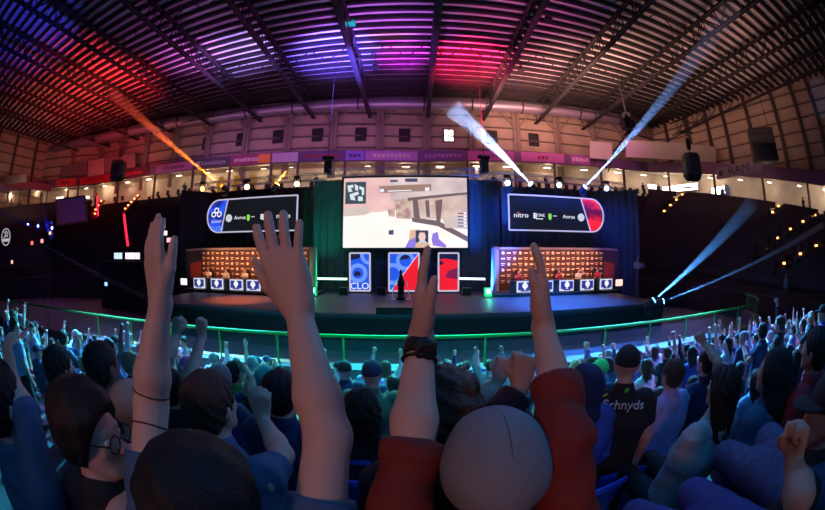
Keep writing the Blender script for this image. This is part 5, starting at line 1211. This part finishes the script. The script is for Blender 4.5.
PTXT = {'stand': 'standing', 'fists': 'fists raised', 'rfist': 'right fist up', 'lfist': 'left fist up', 'vee': 'open hands raised', 'rslant': 'right arm slanting up', 'lopen': 'open left hand raised', 'clap': 'clapping', 'phone': 'hand at face', 'lookl': 'looking left', 'lookr': 'looking right', 'sit': 'seated', 'sitclap': 'seated, clapping', 'sitfist': 'seated, right fist raised', 'sitlook': 'seated, looking right', 'sithead': 'seated, hand on head'}
PR = {}; HR = {}
for nm, k in POSES.items():
    a = proto(sleeves='short', **k); 
    b = proto(sleeves='long', want=('shirt',), wr=.0025, **k); a['long'] = b['shirt']; PR[nm] = a
    key = (k.get('sit', False), k.get('hyaw', 0), k.get('hpitch', 0)); a['key'] = key
    if key not in HR:
        H = vec(0, 0, 1.20 if key[0] else 1.60); M = head_frame(key[1], key[2])
        HR[key] = {q: hair_solid(q, H, M).mesh(q if q not in ('short', 'long', 'curly') else 'hair', .011) for q in ('short', 'curly', 'long', 'cap', 'brim', 'beanie')}
def crowd_person(x, y, z, pose, top, hair, hcol, sleeve, skin, bottom, sc, rz, label, group):
    p = PR[pose]; hs = HR[p['key']]; parts = dict(body=p['body'], shirt=p['long'] if sleeve else p['shirt'], trousers=p['trousers'], shoe=p['shoe'])
    hm = HAIRC.get(hcol) if hair in ('short', 'curly', 'long') else CLOTH.get(hcol)
    t = make_person(parts, (x, y, z), label, M_skin[skin], CLOTH[top], bottom, None if hair == 'bald' else hs[hair], hm, group, brim=hs['brim'] if hair == 'cap' else None, hairname='hair' if hair in ('short', 'curly', 'long') else hair)
    t.scale = (sc, sc, sc); t.rotation_euler = (0, 0, rz); return t
RWS = {3: 'third row', 4: 'fourth row', 5: 'fifth row', 6: 'fourth rail row', 7: 'third rail row', 8: 'second rail row', 9: 'rail row'}
cands = []
for k in range(3, 10):
    sp = .56 if k < 5 else .50; n = int(38 / sp)
    for i in range(-n // 2, n // 2 + 1):
        x = i * sp + (k % 2) * sp / 2; 
        if x < -19.5 or x > 17: continue
        y = row_y(k, x)
        if y < .3: continue
        px, py = pix(V3(x, y, row_z(k) + 1.5))
        if px < -12 or px > 838 or py > 470: continue
        cands.append((k, x, y, px, py))
chosen = []
for c in cands:
    k, x, y, px, py = c
    if R.random() < (.08 if k > 4 else .16) + (.10 if abs(x) > 9 else 0): continue
    if min([9] + [math.hypot(x - a, y - b) for a, b in PEOPLE + KEEP]) < (.42 if k > 3 else .55): continue
    chosen.append(c)
R.shuffle(chosen)
DUPS = {}
for n, (k, x, y, px, py) in enumerate(chosen[:296]):
    wp = R.random(); side = abs(x) > 9
    pose = R.choices(['stand', 'fists', 'rfist', 'lfist', 'vee', 'rslant', 'lopen', 'clap', 'phone', 'lookl', 'lookr', 'sit', 'sitclap', 'sitfist', 'sitlook', 'sithead'], [10, 4, 6, 3, 2, 2, 2, 6, 4, 4, 5, 17, 7, 4, 6, 3] if k > 4 else [5, 0, 1, 0, 0, 0, 0, 3, 1, 3, 3, 24, 8, 1, 8, 3])[0]
    top = R.choices(['white', 'black', 'navy', 'grey', 'pale grey', 'teal', 'purple', 'blue', 'red', 'lilac', 'slate blue', 'sky blue'], [16, 12, 6, 7, 8, 5, 4, 6, 1.5, 6, 6, 6] if k > 4 else [3, 14, 8, 5, 2, 3, 1, 3, 2, 1, 5, 1])[0]
    hair, hcol = R.choices([('short', 'black'), ('short', 'brown'), ('short', 'blond'), ('curly', 'brown'), ('long', 'black'), ('long', 'brown'), ('cap', 'black'), ('cap', 'navy'), ('cap', 'white'), ('beanie', 'grey'), ('bald', ''), ('short', 'grey')], [16, 14, 5, 6, 5, 4, 6, 4, 3, 3, 2, 2])[0]
    ht = {'short': 'short %s hair', 'curly': 'curly %s hair', 'long': 'long %s hair', 'cap': '%s cap', 'beanie': '%s beanie', 'bald': 'bald head%s'}[hair] % hcol
    base = '%s top, %s, %s, %s, %s' % (top, ht, PTXT[pose], RWS[k], sector(px))
    DUPS.setdefault(base, []).append((px, n))
    chosen[n] = (k, x, y, px, pose, top, hair, hcol, base)
for n, c in enumerate(chosen[:296]):
    k, x, y, px, pose, top, hair, hcol, base = c; d = sorted(DUPS[base]); lab = base
    if len(d) > 1:
        j = [q[1] for q in d].index(n); lab = ['leftmost, ', 'next right, ', 'third right, ', 'fourth, ', 'fifth, '][min(j, 4)] + base
    sit = pose.startswith('sit')
    crowd_person(x + R.uniform(-.07, .07), y + R.uniform(-.06, .06) - (.1 if sit else 0), CZ + row_z(k) + .002, pose, top, hair, hcol, R.random() < .35, R.choices([0, 1, 2], [6, 3, 1])[0], R.choice([M_jean, M_dark, M_khaki]), R.uniform(.90, 1.0) if k > 4 else R.uniform(.93, 1.05), math.atan2(-x * .35, 9) * -1 + R.uniform(-.25, .25), lab[:1].upper() + lab[1:], 'audience in ' + ('the ' + RWS[k]))
print('CROWD', len(chosen))
# ---------------------------------------------------------------- the players in their booths, and crew about the stage
def make_chair():
    t = empty('gaming_chair', (0, 0, 0), 'x', 'chair', 'gaming chairs in the booths')
    m = MB(); m.prism([(-.24, .50), (.24, .50), (.27, .85), (.22, 1.15), (.13, 1.32), (-.13, 1.32), (-.22, 1.15), (-.27, .85)], -.05, .05, (1, 0, 0), (0, 0, 1), (0, -.27, 0)); m.build('backrest', M_blackp, t, bevel=.02)
    m = MB(); m.box((0, 0, .46), (.5, .5, .1)); m.build('seat_pan', M_blackp, t, bevel=.02)
    m = MB(); m.bar((0, 0, .1), (0, 0, .42), .06)
    for k in range(5): m.bar((0, 0, .08), (.3 * math.cos(k * 1.257), .3 * math.sin(k * 1.257), .05), .05)
    m.build('base', M_steel, t); return t
ch0 = None
for sgn, xs_, side in ((-1, bxl, 'left'), (1, bxr, 'right')):
    for j, x in enumerate(sorted(xs_)):
        if ch0 is None: ch0 = make_chair(); c = ch0
        else: c = copy_tree(ch0)
        c.location = V3(x, 20.45, SZ + .165); c.rotation_euler = (0, 0, PI); c['label'] = 'black gaming chair of the %s player from the left in the %s booth' % (ordn[j], side)
        col = ('white', 'pale grey', 'white', 'sky blue', 'white')[j] if sgn < 0 else ('red', 'pale grey', 'red', 'white', 'red')[j]
        crowd_person(x, 20.38, CZ + SZ + .17, ('sitclap', 'sit', 'sitclap', 'sithead', 'sit')[j], col, 'short', ('brown', 'black', 'blond', 'black', 'brown')[(j + (sgn > 0)) % 5], False, 0, M_dark, 1.0, PI, 'player in %s shirt, %s from the left in the %s booth' % (col, ordn[j], side), 'players in the %s booth' % side)
def stander(px, py_feet, y, z, pose, top, lab, yaw=0, sc=1.0, bottom=None, skin=0, hair='short', hcol='brown'):
    p = at_y(px, py_feet, y); crowd_person(p.x, y, CZ + z, pose, top, hair, hcol, True, skin, bottom or M_dark, sc, yaw, lab, None)
for i, (px, py, c, lab) in enumerate(((163, 226, (1, .2, .3), 'small red glowing lamp beside the edge of the stage curtain, topmost'), (165, 233, (1, .8, .8), 'small white glowing lamp beside the edge of the stage curtain, second down'), (169, 240, (1, .5, .5), 'small pink glowing lamp beside the edge of the stage curtain, third down'), (171, 247, (1, .9, .85), 'small white glowing lamp beside the edge of the stage curtain, lowest'))):
    p = at_y(px, py, 18.5); t = empty('rack_lamp', p, lab, 'lamp'); m = MB(p); m.box(p, (.3, .2, .3)); m.build('lamp_head', glow('rack_lamp_%d' % i, c, 1.3), t); m = MB(p); m.bar(p + Vector((0, .15, -.2)), (p.x, p.y + .15, CZ - 4), .08); m.build('pole', M_blackp, t)
stander(785, 300, 9.4, bowl(.06, .8)[2] if False else -2.75, 'stand', 'slate blue', 'Usher in a blue shirt standing on the right stand beside the aisle', yaw=1.2)
# operators' desk with screens left of the stage
p = at_y(128, 262, 17.5); p.z = CZ - 4
DH = .62; t = empty('control_desk', p, 'dark control desk with lit monitors left of the stage', 'desk')
m = MB(p); m.box(p + Vector((0, 0, 2.9 + DH)), (7.5, .9, .08)); m.build('worktop', M_blackp, t)
m = MB(p); m.box(p + Vector((0, 0, 1.7)), (7.3, .7, 3.4)); m.build('riser', M_black, t)
for i, (px, w, c, lab) in enumerate(((118.5, 1.1, (.55, .7, 1), 'blue white monitor, leftmost on the control desk'), (130.5, 1.2, (1, .9, .95), 'white monitor, second on the control desk'), (138, .5, (.9, .8, 1), 'small pale monitor, third on the control desk'), (158, .45, (1, .75, .7), 'pink white monitor right of the bare forearm'), (163, .4, (1, .9, .8), 'small warm monitor at the right end of the desk'))):
    q = at_y(px, 246, 17.4); q.z = p.z + 2.94 + DH; u = empty('monitor', q, lab, 'monitor')
    m = MB(q); m.box(q + Vector((0, 0, .38)), (w + .06, .06, .5)); m.bar(q, q + Vector((0, .03, .2)), .06); m.build('frame', M_blackp, u)
    m = MB(q); m.box(q + Vector((0, -.04, .38)), (w, .02, .44)); m.build('display', glow('desk_display_%d' % i, c, 1.3), u)
# crest, lit truss and red strips over the left stands
q = at_y(6, 237, 11.0); t = empty('crest_sign', q, 'white round crest sign at the far left edge', 'sign', rz=.95)
m = MB(); m.prism([(.62 * math.sin(a) * (1 if abs(a) < 2.2 else .8), .78 * math.cos(a)) for a in np.linspace(-PI, PI, 19)[:-1]], -.03, .03, (1, 0, 0), (0, 0, 1), (0, 0, 0)); m.build('shield', mat('crest_dark', (.03, .03, .04), .5), t)
Mw = em('crest_white', (.55, .53, .6), .8)
m = MB(); m.tube([(.58 * math.sin(a), -.05, .72 * math.cos(a)) for a in np.linspace(-PI, PI, 25)], .05, 6, False); m.build('ring', Mw, t)
m = MB(); m.tube([(-.25, -.05, .35), (0, -.05, .48), (.28, -.05, .3), (.2, -.05, .05), (-.1, -.05, .1), (-.28, -.05, -.1)], .06, 6); m.tube([(-.1, -.05, .3), (.1, -.05, .15)], .05, 6); m.build('animal_mark', Mw, t)
m = MB(); m.prism([(-.5, -.18), (.5, -.1), (.45, -.38), (-.42, -.42)], .03, .06, (1, 0, 0), (0, 0, 1), (0, 0, 0)); m.build('name_ribbon', Mw, t)
M_bt = mat('blue_light_tint_truss', (.05, .06, .3), .4, .3)  # blue light on the truss is painted into its base colour
t = box_truss(at_y(41, 204, 15), at_y(52, 238, 13.5), .3, 'blue lit upright truss over the left stands', M_bt); box_truss(at_y(0, 213, 10), at_y(40, 229, 14), .22, 'low blue lit truss running to the far left edge', M_bt)
for i, (px, py, y) in enumerate(((28, 224, 13), (38, 226, 13.5), (52, 228, 14))):
    p = at_y(px, py, y); moving_head(p, (.15, .2, 1), Vector((0, 0, 4)), 'small blue stage light over the left stands, %s from the left' % ordn[i], 22, r=.10)
point(at_y(44, 222, 13.2), (.05, .08, 1), 160, .2)
for a, b, D, lab in (((124, 214), (128, 246), 17, 'upright red light strip left of the stage curtain'), ((97, 196), (98, 216), 21, 'short red light strip by the grey panel'),):
    p = at_y(*a, D); q = at_y(*b, D); m = MB(p); m.bar(p, q, .14); tag(m.build('light_strip', glow('red_strip', (1, .02, .06), 1.6)), lab, 'light strip')
for i, (px, py, D, c, lab) in enumerate(((32, 243, 9.5, (1, .15, .1), 'small red glowing lamp beside the crest sign'), (42, 241, 10, (1, .3, .35), 'small pink glowing lamp right of the crest sign'), (12, 262, 9, (.9, .4, .35), 'low pink lit box below the crest sign'), (106, 284, 14, (.3, .55, 1), 'small blue glowing lamp left of the raised forearm'), (50, 233, 13, (1, .6, .25), 'small amber lamp on the blue truss'))):
    p = at_y(px, py, D); m = MB(p); m.box(p, (.16, .16, .22)); t = empty('stand_lamp', p, lab, 'lamp'); m.build('lamp_head', glow('small_lamp_%d' % i, c, 1.6), t); m = MB(p); m.bar(p - Vector((0, 0, .1)), (p.x, p.y, CZ - 3.9), .03); m.build('pole', M_blackp, t)
# camera crane beside the right booth
p = at_y(637, 300, 16.5); p.z = CZ - 4; t = empty('camera_tripod', p, 'broadcast camera on a tall tripod right of the right booth', 'camera')
m = MB(p)
for k in range(3): m.bar(p + Vector((.55 * math.cos(k * 2.1 + .5), .55 * math.sin(k * 2.1 + .5), 0)), p + Vector((0, 0, 2.6)), .05)
m.bar(p + Vector((0, 0, 2.4)), p + Vector((0, 0, 3.2)), .08); m.build('tripod', M_blackp, t)
m = MB(p); m.box(p + Vector((0, 0, 3.4)), (.3, .6, .35)); m.lathe(p + Vector((0, -.3, 3.4)), [(0, .11), (.25, .13)], 12, (0, -1, 0)); m.bar(p + Vector((0, .2, 3.5)), p + Vector((.35, .5, 3.9)), .05); m.build('camera_body', mat('grey_camera', (.25, .28, .35), .4), t)

# spectators along the far concourse, dark figures added to break up its brightness
for i, (px, pose, top, lab) in enumerate(((22, 'stand', 'black', 'at the far left end of the concourse'), (98, 'lookr', 'black', 'under the crimson banner'), (187, 'lookl', 'navy', 'under the purple lettered banner'), (246, 'stand', 'black', 'under the maroon banner'), (318, 'lookl', 'black', 'above the left screen corner'), (352, 'stand', 'navy', 'under the banner with the dark crest'), (427, 'stand', 'black', 'above the main screen near its right end'), (491, 'lookr', 'black', 'right of the long white beam'), (545, 'stand', 'navy', 'under the banner with three wedges'), (640, 'lookl', 'black', 'left of the right loudspeaker'), (655, 'stand', 'black', 'beside the bright menu board'), (718, 'stand', 'navy', 'under the RAM banner'), (798, 'lookl', 'black', 'at the right end of the concourse'))):
    p, d = fpoint(px); q = outw(p, .7)
    crowd_person(q[0], q[1], CZ + p[2] - 2.88, pose, top, 'short', 'black', True, i % 3, M_dark, 1.0, PI + .3 * math.sin(i), 'distant person in %s top standing %s' % (top, lab), 'people on the far concourse')
beam(at_y(225, 188.5, 20.4), at_y(112, 92, 18.5), (1, .20, .012), .10, .62, 330000, .22, 'orange light beam rising left from the left stage truss', head='orange moving head sending the long beam up to the left roof')
beam(at_y(275, 187.5, 20.4), at_y(286, 171, 20.6), (1, .42, .05), .09, .14, 9000, .3, 'short orange light beam above the left sponsor screen', head='orange moving head above the right end of the left sponsor screen')
beam(at_y(533, 186.5, 20.2), at_y(452, 108, 17.5), (.38, .55, 1), .10, .60, 80000, .16, 'white blue light beam crossing the balcony right of the main screen', head='moving head above the middle of the right sponsor screen, leaning beam')
beam(at_y(582.5, 189.5, 20.2), at_y(733, 5, 7.7), (.22, .42, 1), .10, .75, 150000, .2, 'white blue light beam rising from the right truss to the roof corner', head='moving head above the red end of the right sponsor screen, tall beam')
b1 = at_y(649, 304, 12.4); b2 = at_y(658, 303, 12.3)
beam(b1, at_y(752, 203, 11.0), (.08, .34, 1), .09, .52, 60000, .3, 'broad blue light beam rising from the right end of the stage', head='floor moving head at the right end of the stage, steeper beam', hang=False)
beam(b2, at_y(823, 225, 8.0), (.08, .34, 1), .07, .24, 190000, .3, 'thin blue light beam running low to the right edge', head='floor moving head at the right end of the stage, flatter beam', hang=False)
beam(at_y(10, 222, 17), at_y(146, 297, 12.5), (1, .22, .02), .05, .16, 260000, .3, 'thin orange light beam slanting down over the left stands', head='moving head at the far left stands with the thin orange beam')
# ---------------------------------------------------------------- washes, house light and added fill lamps
spot(V3(-3.5, 20, 6.0), at_y(338, 50, 24), (.12, .09, 1), 80000, 42, .8)
spot(V3(-1, 19, 6.0), at_y(380, 40, 23), (.30, .06, .5), 14000, 75, .9)
spot(V3(6, 19, 6.0), at_y(520, 30, 20), (.40, .05, .20), 7000, 75, .9)
spot(V3(-.5, 20, 6.0), at_y(402, 52, 25), (.75, .03, 1), 36000, 26, .8)
spot(V3(3.5, 20, 6.0), at_y(468, 58, 26), (1, .015, .10), 75000, 40, .8)
spot(V3(2.5, 20, 6.0), at_y(520, 66, 26), (1, .06, .25), 16000, 34, .9)
spot(V3(-9, 20, 6.0), at_y(235, 40, 22), (.35, .25, .9), 22000, 40, .9)
spot(V3(-12, 20, 6.0), at_y(190, 45, 20), (.65, .12, .75), 14000, 34, .9)
spot(V3(-13, 17, 4), at_y(108, 88, 20), (1, .02, .015), 42000, 40, .9)
spot(V3(-18, 16, 4), at_y(70, 75, 14), (1, .03, .03), 12000, 55, .9)
spot(V3(-16, 8, 4), at_y(20, 45, 5), (.05, .05, 1), 6000, 50, .9)
area(V3(12, 24, 11.5), V3(15, 27, 18), (1, .50, .38), 1900, 14, 5, 'roof_wash', 150)
area(V3(24, 14, 9), V3(26, 15, 18), (1, .50, .40), 420, 10, 12, 'roof_wash', 150)
area(V3(-10, 22, 8), V3(-12, 25, 18), (.5, .10, .55), 650, 26, 8, 'roof_wash', 150)
area(V3(-34, 18, 8), V3(-36, 20, 18), (1, .16, .12), 480, 16, 8, 'roof_wash', 150)
area(V3(-8, 27, 8), V3(-8, 35, 12.5), (1, .56, .32), 400, 50, 2, 'wall_wash')
area(V3(24, 18, 8), V3(34, 20, 12), (.9, .45, .36), 110, 10, 6, 'wall_wash')
area(V3(-44, 16, 7), V3(-54, 16, 12), (1, .6, .45), 130, 8, 4, 'wall_wash')
# colour on the balcony banners
area(V3(-36, 22, 10.5), V3(-42, 28.5, 9.8), (1, .06, .10), 260, 14, 1.5, 'banner_wash')
area(V3(-10, 28, 11), V3(-10, 33.5, 9.8), (.6, .2, 1), 240, 26, 1.2, 'banner_wash')
area(V3(14, 27, 11), V3(15, 32, 9.8), (1, .15, .7), 150, 16, 1.2, 'banner_wash')
# curtain washes
spot(V3(-4.5, 18.5, SZ + .2), V3(-6.2, 23, 3), (.02, .9, .5), 1100, 55, .9)
spot(V3(4.5, 18.5, SZ + .2), V3(5.6, 23, 3), (.02, .15, 1), 6500, 60, .9)
area(V3(9.5, 20.2, 4.4), V3(10, 22.7, 0), (.02, .09, 1), 260, 9, .4, 'curtain_wash', 120)
area(V3(2.0, 2.6, 1.6), V3(.1, .65, -.1), (.04, .45, 1), 16, .8, .8, 'teal_rim')  # unseen lamp added to rim the raised arms, not a curtain wash
spot(V3(0, 17, 4.0), V3(-.5, 22.5, -2), (.08, .12, .8), 500, 80, .9)
# booths and stage floor
for s, x0 in ((-1, -10.8), (1, 9.0)):
    area(V3(x0, 19.6, .9), V3(x0, 21.1, -1.2), (1, .42, .18), 170, 7.5, .4, 'booth_light', 95)
    point(V3(-5.3 if s < 0 else 4.4, 19.9, -.3), (.05, 1, .6) if s < 0 else (.1, .3, 1), 12, .3)
spot(V3(-9.2, 16.6, 5), V3(-9.4, 16.6, SZ), (1, .16, .03), 15000, 36, .9)
spot(V3(7.5, 17.5, 5), V3(7.5, 16.5, SZ), (.02, .20, 1), 26000, 66, .9)
spot(V3(-.5, 18, 5), V3(-.5, 16, SZ), (.15, .06, .5), 500, 70, .9)
# rink floor, rail
area(V3(0, 11.2, 3.0), V3(0, 11.2, -4), (.02, .55, .75), 85, 18, 2, 'rink_wash', 120)
for x in (-9, 0, 9): area(V3(x, 9.6, -.6), V3(x, 8.5, -2.3), (.03, 1, .22), 7, 8, .2, 'rail_wash', 90)
# crowd
def crowd_light(x, y, z, tx, ty, col, p, size=44):
    spot(V3(x, y, z), V3(tx, ty, -2.6), col, p, size, .7, .4, 'crowd_spot')
crowd_light(-9, 15, 5.5, -7, 6.0, (.05, .66, 1), 42000, 50)
crowd_light(0, 15, 5.5, 0, 6.9, (.03, .80, .90), 26000, 38)
crowd_light(9, 15, 5.5, 7.5, 6.2, (.05, .48, 1), 46000, 50)
crowd_light(-15, 6, 5.5, -9, 5.8, (.25, .3, 1), 15000, 50)
crowd_light(15, 6, 5.5, 8, 5.8, (.28, .25, 1), 20000, 50)
crowd_light(1, 3.5, 8, 0, 7.2, (.03, .7, .75), 1800, 60)
area(V3(3, 5, 5), V3(1.0, 1.6, -1), (.04, .16, 1), 60, 5, 2, 'blue_fill')
area(V3(-5, 5, 5), V3(-.5, 1.4, -1), (.04, .32, .85), 26, 4, 2, 'teal_fill')
spot(V3(-1.3, -2.6, 1.0), V3(-.02, .65, .0), (1, .40, .30), 84, 40, .6, .25, 'warm_back')  # unseen lamps added behind the camera to light the near people
area(V3(2.2, -2.0, 3.0), V3(.9, 1.2, -.8), (.02, .30, 1), 17, 1.6, 1.6, 'blue_back')
area(V3(.2, -1.5, 3.4), V3(.1, 1.0, -1.0), (.04, .45, .85), 15, 1.4, 1.4, 'teal_back')
W = bpy.data.worlds.new('world'); SC.world = W; W.use_nodes = True
W.node_tree.nodes['Background'].inputs[0].default_value = (.10, .08, .22, 1); W.node_tree.nodes['Background'].inputs[1].default_value = .02
cam = bpy.data.cameras.new('camera'); cam.type = 'PANO'; co = bpy.data.objects.new('camera', cam); C.objects.link(co)
co.location = (0, 0, CZ); co.rotation_euler = (PI / 2, 0, 0); cam.sensor_width = 36; cam.clip_start = .02; cam.clip_end = 300
cam.panorama_type = 'FISHEYE_EQUISOLID'; cam.fisheye_lens = 15; cam.fisheye_fov = math.radians(180)
SC.camera = co
SC.view_settings.view_transform = 'Standard'; SC.view_settings.look = 'None'; SC.view_settings.gamma = 1; SC.view_settings.exposure = 0.0
SC.cycles.use_denoising = True; SC.cycles.use_light_tree = True; SC.cycles.max_bounces = 6; SC.cycles.diffuse_bounces = 2; SC.cycles.glossy_bounces = 2
SC.cycles.transmission_bounces = 2; SC.cycles.volume_bounces = 0; SC.cycles.sample_clamp_indirect = 3; SC.cycles.caustics_reflective = False; SC.cycles.caustics_refractive = False
